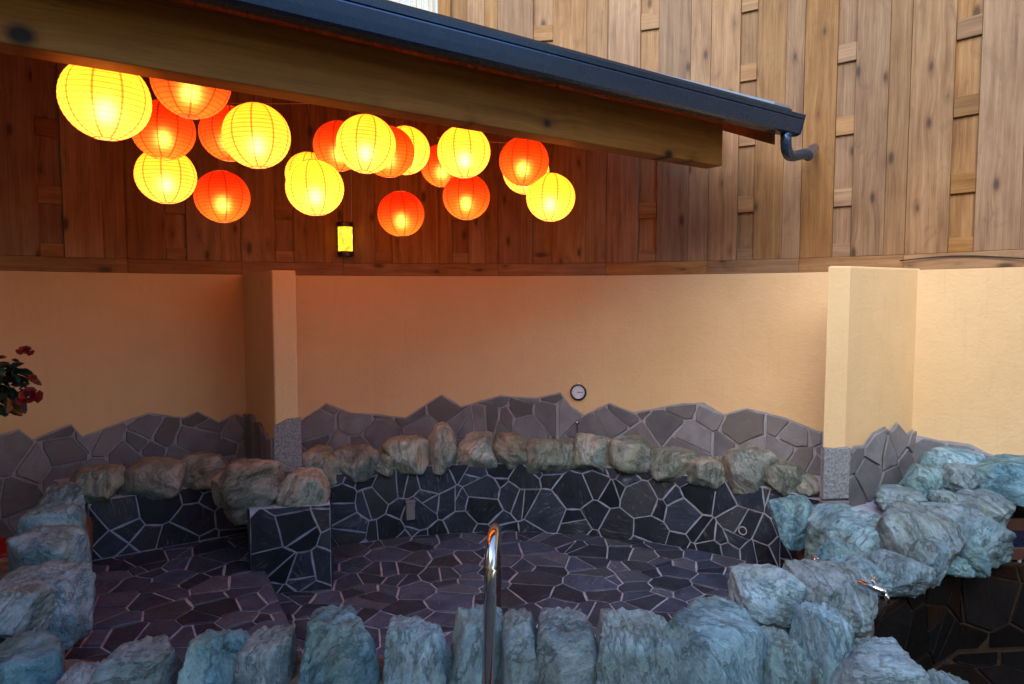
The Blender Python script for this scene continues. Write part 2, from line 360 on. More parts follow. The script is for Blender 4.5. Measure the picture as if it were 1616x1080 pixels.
# ------------------------------------------------------------------ crazy paving
def clip(poly, nx, ny, c):
    """keep n.p <= c"""
    out = []; n = len(poly)
    for i in range(n):
        p, q = poly[i], poly[(i + 1) % n]; a = nx * p[0] + ny * p[1] - c; b_ = nx * q[0] + ny * q[1] - c
        if a <= 0: out.append(p)
        if a * b_ < 0: t = a / (a - b_); out.append((p[0] + (q[0] - p[0]) * t, p[1] + (q[1] - p[1]) * t))
    return out
def area(p): return .5 * sum(p[i][0] * p[(i + 1) % len(p)][1] - p[(i + 1) % len(p)][0] * p[i][1] for i in range(len(p)))
def cen(p): return (sum(q[0] for q in p) / len(p), sum(q[1] for q in p) / len(p))
def crazy(dom, size, joint, seed, split=.25, stretch=1.0, var=.34):
    """irregular flagstones over a convex outline: weighted cells, some broken across"""
    rg = random.Random(seed)
    xs = [p[0] for p in dom]; ys = [p[1] for p in dom]; x0, x1, y0, y1 = min(xs) - size * .6, max(xs) + size * .6, min(ys) - size * .5, max(ys) + size * .5
    n = max(4, int((x1 - x0) * (y1 - y0) / (size * size * stretch)))
    S = []
    for i in range(n):
        best = None; bd = -1
        for k in range(5):
            p = (rg.uniform(x0, x1), rg.uniform(y0, y1)); d = min([((p[0] - q[0]) / stretch) ** 2 + (p[1] - q[1]) ** 2 for q in S] or [9])
            if d > bd: bd = d; best = p
        S.append(best)
    W = [rg.uniform(-1, 1) * (var * size) ** 2 for _ in S]
    dom = dom if area(dom) > 0 else dom[::-1]; out = []
    for i, p in enumerate(S):
        poly = [(x0, y0), (x1, y0), (x1, y1), (x0, y1)]
        near = sorted(range(len(S)), key=lambda k: (S[k][0] - p[0]) ** 2 + (S[k][1] - p[1]) ** 2)[1:26]
        for j in near:
            q = S[j]; dx, dy = q[0] - p[0], q[1] - p[1]; L = math.hypot(dx, dy) or 1e-6
            c = (q[0] ** 2 + q[1] ** 2 - p[0] ** 2 - p[1] ** 2 + W[i] - W[j]) / (2 * L)
            poly = clip(poly, dx / L, dy / L, c - joint * .5 * rg.uniform(.6, 1.3))
            if len(poly) < 3: break
        if len(poly) < 3: continue
        for k in range(len(dom)):
            a, b_ = dom[k], dom[(k + 1) % len(dom)]; dx, dy = b_[0] - a[0], b_[1] - a[1]; L = math.hypot(dx, dy)
            if L < 1e-6: continue
            nx, ny = dy / L, -dx / L; poly = clip(poly, nx, ny, nx * a[0] + ny * a[1] - joint * .3)
            if len(poly) < 3: break
        if len(poly) < 3: continue
        parts = [poly]
        if rg.random() < split and abs(area(poly)) > .5 * size * size:
            c = cen(poly); an = rg.uniform(0, math.pi); nx, ny = math.cos(an), math.sin(an); k = nx * c[0] + ny * c[1] + rg.uniform(-.12, .12) * size
            parts = [clip(poly, nx, ny, k - joint * .45), clip(poly, -nx, -ny, -k - joint * .45)]
        for q in parts:
            if len(q) >= 3 and abs(area(q)) > .0016: out.append(q)
    return out
def under_profile(poly, prof, z0):
    """cut a convex cell at a jagged upper outline prof(u)"""
    us = sorted(set([p[0] for p in poly] + [u for u, _ in prof if min(q[0] for q in poly) < u < max(q[0] for q in poly)]))
    ua, ub = us[0], us[-1]; kn = max(2, int((ub - ua) / .02)); us = sorted(set(us + [ua + (ub - ua) * i / kn for i in range(1, kn)]))
    def pr(u):
        if u <= prof[0][0]: return prof[0][1]
        for (a, za), (b_, zb) in zip(prof, prof[1:]):
            if a <= u <= b_: return za + (zb - za) * (u - a) / max(1e-6, b_ - a)
        return prof[-1][1]
    def span(u):
        vs_ = []
        for i in range(len(poly)):
            p, q = poly[i], poly[(i + 1) % len(poly)]
            if abs(p[0] - q[0]) < 1e-9:
                if abs(p[0] - u) < 1e-9: vs_ += [p[1], q[1]]
            elif min(p[0], q[0]) - 1e-9 <= u <= max(p[0], q[0]) + 1e-9:
                vs_.append(p[1] + (q[1] - p[1]) * (u - p[0]) / (q[0] - p[0]))
        return min(vs_), max(vs_)
    lo = []; hi = []
    for u in us:
        a, b_ = span(u); t = min(b_, pr(u))
        if t > a + .002: lo.append((u, a)); hi.append((u, t))
    if len(lo) < 2: return None
    p = lo + hi[::-1]; q = []
    for v in p:
        if not q or math.hypot(v[0] - q[-1][0], v[1] - q[-1][1]) > .006: q.append(v)
    ch = True
    while ch and len(q) > 4:                      # drop points that lie on a straight run
        ch = False
        for i in range(len(q)):
            a, m_, b_ = q[i - 1], q[i], q[(i + 1) % len(q)]; L_ = math.hypot(b_[0] - a[0], b_[1] - a[1]) or 1e-6
            if abs((b_[0] - a[0]) * (m_[1] - a[1]) - (b_[1] - a[1]) * (m_[0] - a[0])) / L_ < .002: q.pop(i); ch = True; break
    return q if len(q) >= 3 and abs(area(q)) > .0022 else None
def lay(name, parent, polys, fmap, thick, mat, seed, jit=.006):
    rg = random.Random(seed)
    for p in polys:
        if area(p) < 0: p = p[::-1]
        q = []
        for i in range(len(p)):
            a, b_ = p[i], p[(i + 1) % len(p)]; L = math.hypot(b_[0] - a[0], b_[1] - a[1]); q.append(a)
            if L > .07:
                t = rg.uniform(.35, .65); j = rg.uniform(-.3, 1) * jit
                q.append((a[0] + (b_[0] - a[0]) * t - (b_[1] - a[1]) / L * j, a[1] + (b_[1] - a[1]) * t + (b_[0] - a[0]) / L * j))
        c = cen(q); r = math.sqrt(abs(area(q))); k = 1 - min(.2, .009 / r)
        h = thick * rg.uniform(.75, 1.25); tx, ty = rg.uniform(-.012, .012), rg.uniform(-.012, .012)
        bot = [fmap(u, v, -.006) for u, v in q]
        mid = [fmap(u, v, max(.001, (h + tx * (u - c[0]) + ty * (v - c[1])) * .55)) for u, v in q]
        top = [fmap(c[0] + (u - c[0]) * k, c[1] + (v - c[1]) * k, max(.002, h + tx * (u - c[0]) + ty * (v - c[1]))) for u, v in q]
        n = len(q); tri = tessellate_polygon([[Vector((u, v, 0)) for u, v in q]])
        f = [tuple(i + n for i in t) for t in tri] + [(i, (i + 1) % n, n + (i + 1) % n, n + i) for i in range(n)]
        # two rings: outer low edge, inset top
        mk(name, mid + top, f, mat, parent, origin=fmap(c[0], c[1], 0))

# ------------------------------------------------------------------ boulders
def boulder(name, parent, box, d, mat, seed, depth=None, sub=4, sharp=.0, tilt=0.0, rough=1.0, dz=0.0, zc=.7):
    """box = outline in photo pixels, d = distance of its centre along the ground; real size follows"""
    rg = random.Random(seed); x0, y0, x1, y1 = box
    c = at_y((x0 + x1) / 2, (y0 + y1) / 2, d); k = d / FPX
    hw = (x1 - x0) / 2 * k; hd = depth if depth else hw * .85
    dip = math.atan2(EYE - c.z, d); tot = (y1 - y0) / 2 * k
    hz = math.sqrt(max((tot * .55) ** 2, tot ** 2 - (hd * math.sin(dip)) ** 2)) / math.cos(dip)
    bm = bmesh.new(); bmesh.ops.create_icosphere(bm, subdivisions=sub, radius=1.0)
    planes = []
    for i in range(rg.randint(13, 18)):
        n = Vector((rg.gauss(0, 1), rg.gauss(0, 1), rg.gauss(0, 1) * zc)).normalized(); planes.append((n, rg.uniform(.80, 1.14)))
    off = Vector((rg.uniform(-50, 50), rg.uniform(-50, 50), rg.uniform(-50, 50)))
    sn = Vector((rg.gauss(0, .6), rg.gauss(0, .4), 1)).normalized()
    for v in bm.verts:
        p = v.co.copy(); e = 5.0
        p = p / ((abs(p.x) ** e + abs(p.y) ** e + abs(p.z) ** e) ** (1 / e))
        for n, dd in planes:
            a = p.dot(n) - dd
            if a > 0: p -= n * a * .97
        if sharp and p.z > 0: p.x *= 1 - sharp * min(1, p.z) ** 1.2; p.y *= 1 - sharp * .6 * min(1, p.z)
        q = p + off
        p += p.normalized() * (noise.noise(q * 1.3) * .07 + noise.noise(q * 3.1) * .045) * rough
        s = p.dot(sn) * 5.5 + noise.noise(q * 1.9) * 1.6
        led = abs((s % 1.0) - .5) * 2
        p += p.normalized() * ((led ** 4) * -.05 * max(0, .2 + noise.noise(q * 2.3) * 1.4) + noise.fractal(q * 6.5, .75, 2.1, 6) * .055) * rough
        v.co = p
    lo = Vector([min(v.co[i] for v in bm.verts) for i in range(3)]); hi = Vector([max(v.co[i] for v in bm.verts) for i in range(3)])
    rz = Matrix.Rotation(tilt, 4, 'Y')
    for v in bm.verts:
        p = Vector([((v.co[i] - lo[i]) / (hi[i] - lo[i]) * 2 - 1) for i in range(3)])
        p = Vector((p.x * hw, p.y * hd, p.z * hz)); v.co = rz @ p if tilt else p
    me = bpy.data.meshes.new(name); bm.to_mesh(me); bm.free(); me.materials.append(mat)
    me.polygons.foreach_set("use_smooth", [True] * len(me.polygons))
    o = link(bpy.data.objects.new(name, me), parent); o.location = c + Vector((0, 0, dz)) - parent.location
    return o
def rough_body(name, parent, poly, z0, z1, mat, seed, amp=.02, step=.07, crown=.04):
    """lumpy mortar mass over a 2-D outline: gridded top following noise, ragged sides"""
    xs = [p[0] for p in poly]; ys = [p[1] for p in poly]
    path = []
    for i in range(len(poly)):
        a, b_ = Vector(poly[i]), Vector(poly[(i + 1) % len(poly)]); n = max(1, int((b_ - a).length / step))
        path += [a + (b_ - a) * (k / n) for k in range(n)]
    cx, cy = sum(p.x for p in path) / len(path), sum(p.y for p in path) / len(path)
    levels = [z0, z0 + (z1 - z0) * .5, z1 - .05, z1 - .012, z1]
    ins = [0, 0, 0, .02, .05]
    v = []; f = []; n = len(path)
    nrm = []
    ccw = sum(path[i].x * path[(i + 1) % n].y - path[(i + 1) % n].x * path[i].y for i in range(n)) > 0
    for i in range(n):
        t = (path[(i + 1) % n] - path[i - 1]).normalized(); nn = Vector((-t.y, t.x)) if ccw else Vector((t.y, -t.x)); nrm.append(nn)
    for z, s in zip(levels, ins):
        for i, p in enumerate(path):
            q = Vector((p.x, p.y, z)); d = amp * noise.fractal(q * 5 + Vector((seed, 0, 0)), 1, 2, 3)
            pp = p + nrm[i] * (s + d); v.append((pp.x, pp.y, z + (amp * .8 * noise.noise(q * 6) if z > z0 else 0)))
    for L in range(len(levels) - 1):
        f += [(L * n + i, L * n + (i + 1) % n, (L + 1) * n + (i + 1) % n, (L + 1) * n + i) for i in range(n)]
    base = (len(levels) - 1) * n
    tri = tessellate_polygon([[Vector((v[base + i][0], v[base + i][1], 0)) for i in range(n)]])
    f += [tuple(base + i for i in t) for t in tri]
    return mk(name, v, f, mat, parent, smooth=True)

# ================================================================== SETTING
struct(mk("ground", [(-400, -400, -.32), (400, -400, -.32), (400, 400, -.32), (-400, 400, -.32)], [(0, 1, 2, 3)], M['ground']))
LEDGE = .62; STUCCO_TOP = 2.275; BENCH = .18
# terrace the camera stands on
v, f = prism([(-6, -6), (6, -6), (6, .9), (1.75, .9), (1.6, 2.15), (-6, 2.15)], -.3, .46)
struct(mk("terrace", v, f, M['ground']))

# unseen house added behind and left of the viewpoint to block daylight
hs_ = empty("blocker_house", (-1, -3.4, .46), "unseen stucco house added behind and left of the viewer to block daylight", "light blocker")
mk("blocker_back_wall", *prism([(-7, -3.6), (5.4, -3.6), (5.4, -3.4), (-7, -3.4)], -.3, 4.8), M['stucco'], hs_)
mk("blocker_side_wing", *prism([(-6.2, -3.39), (-2.0, -3.39), (-2.0, .75), (-6.2, .75)], -.3, 4.79), M['stucco'], hs_)
mk("blocker_side_wall", *prism([(-6.2, .76), (-6.0, .76), (-6.0, 2.4), (-6.2, 2.4)], -.3, 6.2), M['stucco'], hs_)
mk("blocker_eave", *prism([(-7, -4.4), (5.7, -4.4), (5.7, -2.8), (-7, -2.8)], 4.81, 4.93), M['roofing'], hs_)
mk("blocker_side_eave", *prism([(-7.4, -2.8), (-5.4, -2.8), (-5.4, 2.6), (-7.4, 2.6)], 6.21, 6.33), M['roofing'], hs_)
dr = mk("blocker_door", *prism([(.2, -3.4), (1.2, -3.4), (1.2, -3.36), (.2, -3.36)], .47, 2.55), M['ceil'], hs_)
mk("handle", *tube([(.3, -3.33, 1.4), (.3, -3.33, 1.6)], .012, 8), M['steel'], hs_)

# ------------------------------------------------------------------ bath floor and bench
TC = (-.04, 2.95); TR = 2.95
def tub(phi, r=TR): return (TC[0] + r * math.sin(phi), TC[1] + r * math.cos(phi))
phiL, phiR = math.asin(-1.46 / TR), math.asin(2.07 / TR)
arc = [tub(phiL + (phiR - phiL) * i / 28) for i in range(29)]
floor_dom = [(-1.2, 2.9), (1.35, 2.9), (2.35, 4.3)] + [tub(phiR - (phiR - phiL) * i / 20) for i in range(21)] + [(-2.0, 4.75), (-1.75, 3.8)]
fl = struct(mk("bath_floor", *prism([(-3.1, 2.7), (1.3, 2.7), (1.45, 3.1), (2.1, 3.95), (2.7, 4.6), (1.5, 6.0), (-2.2, 6.0), (-3.1, 5.0)], -.2, 0.0), M['grout']))
lay("flagstone", fl, crazy(floor_dom, .195, .0135, 11, .30, 1.18, .52), lambda u, v, h: Vector((u, v, h)), .011, M['floor_slate'], 3)
struct(mk("side_path", *prism([(-6.5, 2.2), (-3.3, 2.2), (-3.16, 4.8), (-3.8, 6.0), (-6.5, 6.0)], -.3, -.01), M['ground']))
bench = empty("bath_bench", (-2, 4.2, 0), "low flagstone bench with pale joints in the alcove left of the bath", "bench")
BE = [(-3.02, 4.78), (-2.95, 3.2), (-.93, 3.2), (-1.35, 3.95), (-1.80, 4.62), (-2.12, 5.38)]
mk("grout_slab", *prism(BE, 0.002, BENCH - .004), M['grout'], bench)
lay("flagstone", bench, crazy([(-3.02, 4.78), (-2.6, 3.15), (-.91, 3.15), (-2.12, 5.38)], .195, .0125, 21, .30, 1.15, .52), lambda u, v, h: Vector((u, v, BENCH - .004 + h)), .011, M['floor_slate'], 5)

# ------------------------------------------------------------------ bath wall: ledge, flagstones, ledge boulders
bw = empty("bath_wall", (0, 6.0, 0), "curved bath wall of dark flagstones topped by a row of mossy boulders", "wall")
PIL = [(-1.80, 4.60), (-1.28, 4.72)]
inner = [(-3.02, 4.78), (-2.12, 5.38), PIL[0], PIL[1], (-1.50, 5.40)] + arc + [(2.42, 4.55), (2.5, 4.2), (2.9, 4.2)]
outer = [cyl(R(52) - R(112) * i / 40, 4.87, 0) for i in range(41)]
outer = [(p.x, p.y) for p in outer if p.y > 4.0 and p.x > at_cyl(62, 700).x]
mk("grout_wall", *prism(inner + outer, 0.001, LEDGE), M['grout'], bw)
# flagstones on the curved face
L = TR * (phiR - phiL)
lay("flagstone", bw, crazy([(0, .01), (L, .01), (L, LEDGE), (0, LEDGE)], .19, .010, 31, .42, 1.0, .58),
    lambda u, v, h: Vector((*tub(phiL + u / TR, TR - h), v)), .012, M['slate'], 7)
def flat_map(a, b_, z=0):
    a = Vector((*a, 0)); b_ = Vector((*b_, 0)); t = (b_ - a).normalized(); n = Vector((t.y, -t.x, 0))   # right of a->b
    return lambda u, v, h: a + t * u + n * h + Vector((0, 0, z + v))
for a, b_, z, sd_, sz in (((-3.02, 4.78), (-2.12, 5.38), BENCH, 41, .24), ((-2.12, 5.38), PIL[0], BENCH, 42, .26), (PIL[0], PIL[1], 0, 43, .23), (PIL[1], (-1.50, 5.40), 0, 44, .24), (arc[-1], (2.42, 4.55), 0, 45, .23)):
    w = (Vector(b_) - Vector(a)).length
    lay("flagstone", bw, crazy([(0, .01), (w, .01), (w, LEDGE - z), (0, LEDGE - z)], sz * .82, .010, sd_, .4, 1.1, .55), flat_map(a, b_, z), .012, M['slate'], sd_)
# boulders along the ledge
def tub_d(px):                       # distance of the bath edge along this column
    r = ray(px, 740); A = r.x ** 2 + r.y ** 2; B = -2 * (r.x * TC[0] + r.y * TC[1]); C = TC[0] ** 2 + TC[1] ** 2 - TR ** 2
    return r.y * (-B + math.sqrt(B * B - 4 * A * C)) / (2 * A)
C = [(480, 706, 540, 766), (530, 704, 600, 757), (590, 711, 622, 749), (608, 688, 677, 746), (671, 668, 720, 747, .55), (719, 683, 787, 743), (782, 685, 834, 742),
     (831, 692, 909, 749), (907, 683, 965, 745), (961, 686, 1024, 743), (1027, 707, 1099, 757), (1084, 721, 1146, 777), (1142, 705, 1218, 779), (1208, 729, 1268, 781), (1254, 746, 1284, 784)]
for i, c in enumerate(C):
    px = (c[0] + c[2]) / 2
    boulder("boulder", bw, (c[0] - 3, c[1] - 1, c[2] + 3, c[3] + 2), tub_d(px) + .10, M['rock_back'], 100 + i, depth=.20, sharp=c[4] if len(c) > 4 else 0)
for i, (c, d) in enumerate([((120, 734, 194, 797), 4.92), ((192, 723, 290, 789), 5.1), ((284, 712, 368, 772), 5.33), ((352, 724, 446, 826), 4.78), ((438, 742, 524, 820), 4.84), ((345, 735, 385, 800), 4.95)]):
    boulder("boulder", bw, c, d, M['rock_back'], 140 + i, depth=.2)
# outlet box and jet fitting on the curved face
def on_tub(px, py):
    p = at_cyl(px, py, TR, TC); n = Vector((TC[0] - p.x, TC[1] - p.y, 0)).normalized(); return p, n
p, n = on_tub(647, 803); ax = Vector((-n.y, n.x, 0))
ob = empty("outlet_box", p, "small grey box fixed to dark curved flagstone wall of the bath", "box")
mk("housing", *box_uvw(p, ax, n, (0, 0, 1), -.038, .038, -.012, .05, -.085, .06), M['greybox'], ob, bevel=.005)
mk("lid", *box_uvw(p, ax, n, (0, 0, 1), -.042, .042, -.012, .055, .062, .082), M['greybox'], ob, bevel=.004)
mk("knob", *lathe([(.006, 0), (.006, .012), (.0, .014)], p + n * .05 + ax * .028 + Vector((0, 0, .03)), n, 10), M['steel'], ob, smooth=True)
p, n = on_tub(1173, 837)
jf = empty("water_jet", p, "small round dark jet opening with pale collar in the flagstone wall", "jet")
mk("collar", *lathe([(.026, -.01), (.036, -.01), (.036, .017), (.034, .019), (.028, .019), (.026, .016), (.026, -.01)], p, n, 20), M['vgrout'], jf, smooth=True)
mk("bore", *lathe([(.027, -.008), (.027, .012)], p, n, 20), M['black'], jf)

# ------------------------------------------------------------------ garden wall (stucco + flagstone foot)
gw = empty("garden_wall", cyl(0, 4.95, 0), "long curved peach stucco wall with jagged grey flagstone base behind the bath", "wall")
TH0, TH1 = R(-100), R(95)
nA = 110
ths = [TH0 + (TH1 - TH0) * i / nA for i in range(nA + 1)]
pl = [cyl(t, WR, 0) for t in ths]; po = [cyl(t, WR + .17, 0) for t in ths[::-1]]
o = mk("stucco", *prism([(p.x, p.y) for p in pl + po], -.25, STUCCO_TOP), M['stucco'], gw, bevel=.012, seg=3)
prof_px = [(-500, 690), (-60, 690), (0, 688), (30, 680), (52, 696), (112, 671), (130, 691), (180, 672), (235, 654), (290, 661), (312, 651), (345, 668), (372, 655), (420, 668), (470, 668), (515, 639), (556, 653), (600, 656), (640, 661), (697, 624), (728, 643), (790, 626), (845, 630), (884, 621), (900, 642), (922, 657), (962, 638), (1000, 653), (1060, 641), (1110, 637), (1142, 656), (1178, 646), (1240, 661), (1290, 682), (1340, 690), (1450, 690), (1480, 697), (1530, 703), (1560, 718), (1616, 738), (1900, 800)]
prof = []
for x, y in prof_px:
    p = at_cyl(x, y); prof.append((math.atan2(p.x - WC[0], p.y - WC[1]) * WR, p.z))
prof.sort()
u0, u1 = R(-62) * WR, R(62) * WR
cells = crazy([(u0, .0), (u1, .0), (u1, 1.6), (u0, 1.6)], .255, .014, 51, .25, 1.05, .45)
cells = [q for q in (under_profile(p, prof, 0) for p in cells) if q]
lay("flagstone", gw, cells, lambda u, v, h: cyl(u / WR, WR - .006 - h, v), .022, M['veneer'], 9, jit=.008)
# grout backing behind the flagstones, following their outline
gb_v = []; gb_f = []
P2 = [(u, z) for u, z in prof if u0 <= u <= u1]; P2 = [(u0, P2[0][1])] + P2 + [(u1, P2[-1][1])]
fine = []
for (a, za), (b_, zb) in zip(P2, P2[1:]):
    k = max(1, int((b_ - a) / .08)); fine += [(a + (b_ - a) * j / k, za + (zb - za) * j / k) for j in range(k)]
for u, z in fine:
    z2 = z + .012 + .010 * noise.noise(Vector((u * 14, 3, 1)))
    gb_v += [cyl(u / WR, WR - .009, -.2), cyl(u / WR, WR - .009, z2), cyl(u / WR, WR + .03, z2 + .005)]
for i in range(len(fine) - 1):
    a = i * 3; gb_f += [(a, a + 3, a + 4, a + 1), (a + 1, a + 4, a + 5, a + 2)]
mk("grout_backing", gb_v, gb_f, M['vgrout'], gw)

# wing walls
def wing(name, fl_, fr_, bl, br, label, slabs, ztop=STUCCO_TOP + .004):
    w = empty(name, ((fl_[0] + fr_[0]) / 2, (fl_[1] + fr_[1]) / 2, LEDGE), label, "wall")
    mk("stucco", *prism([fl_, fr_, br, bl], LEDGE - .6, ztop), M['stucco'], w, bevel=.014, seg=3)
    return w
def slab_face(w, a, b_, stones, mat, th=.03):
    """upright stones on a face from a to b: (t0, t1, z0, z1 at t0, z1 at t1)"""
    a = Vector((*a, 0)); b_ = Vector((*b_, 0)); Ln = (b_ - a).length; t = (b_ - a) / Ln; n = Vector((t.y, -t.x, 0))
    for k, (t0, t1, z0, za, zb) in enumerate(stones):
        g_ = .006; u0_, u1_ = t0 * Ln + g_, t1 * Ln - g_; h = th * (1 + .15 * ((k * 37) % 5 - 2) / 2)
        q = [(u0_, z0 + g_), (u1_, z0 + g_), (u1_, zb), ((u0_ + u1_) / 2, max(za, zb) + .008 * ((k * 7) % 3 - 1)), (u0_, za)]
        c = cen(q); kk = 1 - .006 / max(.03, math.sqrt(abs(area(q))))
        V = [a + t * u + n * .001 + Vector((0, 0, z)) for u, z in q] + [a + t * u + n * (h - .004) + Vector((0, 0, z)) for u, z in q] + [a + t * (c[0] + (u - c[0]) * kk) + n * h + Vector((0, 0, c[1] + (z - c[1]) * kk)) for u, z in q]
        F = [tuple(range(10, 15))] + [(r * 5 + i, r * 5 + (i + 1) % 5, r * 5 + 5 + (i + 1) % 5, r * 5 + 5 + i) for r in (0, 1) for i in range(5)]
        mk("flagstone", V, F, mat[k] if isinstance(mat, list) else mat, w, origin=a + t * c[0] + Vector((0, 0, c[1])))
    zt = max(max(s[3], s[4]) for s in stones)
    mk("grout_backing", *box_uvw(a, t, n, (0, 0, 1), .004, Ln - .004, -.02, .009, LEDGE - .1, min(min(s[3], s[4]) for s in stones if s[3] > LEDGE + .2) - .01), M['vgrout'], w)
def wing_paving(w, a, b_, prof_, seed):
    Ln = (Vector(b_) - Vector(a)).length; pr_ = [(t * Ln, z) for t, z in prof_]; fm = flat_map(a, b_)
    cells = crazy([(.006, LEDGE - .1), (Ln - .004, LEDGE - .1), (Ln - .004, 1.4), (.006, 1.4)], .25, .012, seed, .15, .6, .4)
    lay("flagstone", w, [q for q in (under_profile(p, pr_, 0) for p in cells) if q], lambda u, v, h: fm(u, v, h + .006), .026, M['veneer'], seed, .008)
    q = [(0, LEDGE - .1)] + [(Ln, LEDGE - .1)] + [(t, z + .012) for t, z in pr_[::-1]]
    mk("grout_backing", [fm(u, v, .008) for u, v in q] , [tuple(t) for t in tessellate_polygon([[Vector((u, v, 0)) for u, v in q]])], M['vgrout'], w)
def zrow(py, p): return EYE + (470 - py) / FPX * p[1]
Lf, Lr = (-1.83, 5.22), (-1.665, 5.28); Lb, Lbr = (-2.44, 6.19), (-2.27, 6.27)
wl = wing("wing_wall", Lf, Lr, Lb, Lbr, "left stucco wing wall between the alcove and the curved bath", None)
zf = zrow(668, Lf)
slab_face(wl, Lf, Lr, [(-.10, 1.12, LEDGE + .09, zf - .03, zf + .03), (-.1, 1.12, LEDGE - .05, LEDGE + .085, LEDGE + .085)], [M['granite'], M['veneer']], .035)
slab_face(wl, Lb, Lf, [(.02, .16, LEDGE, 1.02, .98), (.16, .30, LEDGE, 1.01, 1.05), (.30, .42, LEDGE, 1.05, 1.0), (.42, .55, LEDGE, 1.0, 1.03), (.55, .70, LEDGE, 1.02, .97), (.70, .84, LEDGE, .98, .94), (.84, .985, LEDGE, .95, .98)], M['veneer'], .03)
Rf, Rr = (2.135, 4.64), (2.30, 4.66); Rb, Rbr = (2.86, 5.3), (3.08, 5.12)
wr = wing("wing_wall", Rf, Rr, Rb, Rbr, "right stucco wing wall rising behind the big pile of green boulders", None, STUCCO_TOP + .010)
zf = zrow(708, Rf)
slab_face(wr, Rf, Rr, [(-.06, 1.16, LEDGE + .06, zf, zf), (-.06, 1.16, LEDGE - .08, LEDGE + .05, LEDGE + .05)], [M['granite'], M['veneer']], .04)
wing_paving(wr, Rr, Rbr, [(0, .97), (.10, 1.03), (.22, 1.02), (.34, 1.10), (.5, 1.13), (.56, 1.09), (.66, 1.15), (.8, 1.05), (1.0, 1.10)], 86)

# ------------------------------------------------------------------ near rim wall
rim = empty("rim_wall", (-.2, 2.75, .0), "low near rim of rounded blue green boulders set in brown mortar", "wall")
rough_body("mortar", rim, [(-2.62, 3.9), (-2.98, 4.75), (-3.15, 4.72), (-3.0, 3.7), (-2.75, 2.65), (-1.9, 2.35), (0, 2.3), (1.4, 2.3), (2.2, 1.9), (2.3, 2.1), (1.62, 2.78), (1.35, 3.1), (.9, 2.98), (0, 2.92), (-1.5, 2.84), (-2.1, 2.88), (-2.32, 3.2)], -.2, .525, M['mortar'], 3, .03)
near = [((481, 962, 601, 1225), 2.72), ((599, 971, 712, 1225), 2.72), ((704, 957, 793, 1225), 2.76), ((794, 957, 850, 1225), 2.74), ((847, 962, 936, 1225), 2.72), ((936, 967, 1067, 1225), 2.72),
        ((1048, 951, 1200, 1235), 2.66), ((1193, 996, 1259, 1235), 2.62), ((1258, 953, 1330, 1235), 2.76), ((1160, 897, 1261, 1004), 3.02), ((1312, 1004, 1436, 1225), 2.56), ((1476, 1064, 1540, 1235), 2.46),
        ((391, 992, 464, 1225), 2.68), ((294, 997, 387, 1230), 2.66), ((165, 1010, 291, 1235), 2.62), ((98, 1044, 157, 1225), 2.56), ((-32, 1005, 102, 1235), 2.62),
        ((-40, 923, 60, 1020), 3.05), ((28, 896, 127, 1022), 3.35), ((8, 898, 62, 962), 3.32), ((34, 836, 122, 1010), 3.75), ((47, 797, 116, 960), 4.15), ((66, 766, 114, 900), 4.5), ((-110, 980, -20, 1225), 2.8)]
for i, (c, d) in enumerate(near):
    c = (c[0] - 10, c[1] + (13 if c[3] > 1200 else 0), c[2] + 10, c[3]); boulder("boulder", rim, c, d, M['rock'], 230 + i, depth=max(.17, (c[2] - c[0]) / 2 * d / FPX * 1.05), sub=5, rough=.9, zc=.3)

# ------------------------------------------------------------------ rock mound between the two baths
mound = empty("rock_mound", (2.1, 4.0, 0), "pile of large pale green boulders at right between the two baths", "rocks")
rough_body("mortar", mound, [(1.55, 3.12), (1.72, 3.2), (2.05, 3.62), (2.66, 3.93), (3.3, 4.05), (4.3, 4.2), (4.35, 4.7), (3.1, 5.0), (2.25, 4.7), (1.95, 4.62), (1.9, 4.3), (1.85, 3.9), (1.5, 3.3)], .30, .53, M['mortar'], 5, .03)
mnd = [((1223, 786, 1292, 860), 4.42, .2), ((1279, 800, 1394, 908), 4.12, .28), ((1385, 797, 1486, 926), 3.86, .30), ((1455, 800, 1570, 900), 4.0, .3), ((1389, 770, 1459, 812), 4.45, .2), ((1431, 736, 1484, 800), 4.62, .16),
       ((1468, 710, 1560, 780), 4.72, .2), ((1491, 734, 1546, 778), 4.5, .13), ((1538, 721, 1700, 798), 4.45, .3), ((1500, 775, 1583, 842), 4.3, .22), ((1381, 874, 1457, 936), 3.52, .16), ((1476, 777, 1508, 806), 4.4, .1),
       ((1246, 890, 1378, 984), 3.36, .26), ((1440, 850, 1486, 918), 3.6, .12), ((1462, 812, 1578, 862), 3.95, .16, .42), ((1450, 838, 1556, 892), 3.8, .15, .42), ((1470, 865, 1535, 906), 3.75, .12, .3), ((1330, 880, 1400, 930), 3.55, .16, .3), ((1290, 855, 1350, 905), 3.75, .16)]
for i, (c, d, hd, *tl) in enumerate(mnd):
    boulder("boulder", mound, (c[0] - 4, c[1] - 2, c[2] + 4, c[3] + 3), d, M['rock'], 300 + i, depth=hd, sub=5, tilt=tl[0] if tl else 0, zc=.5)

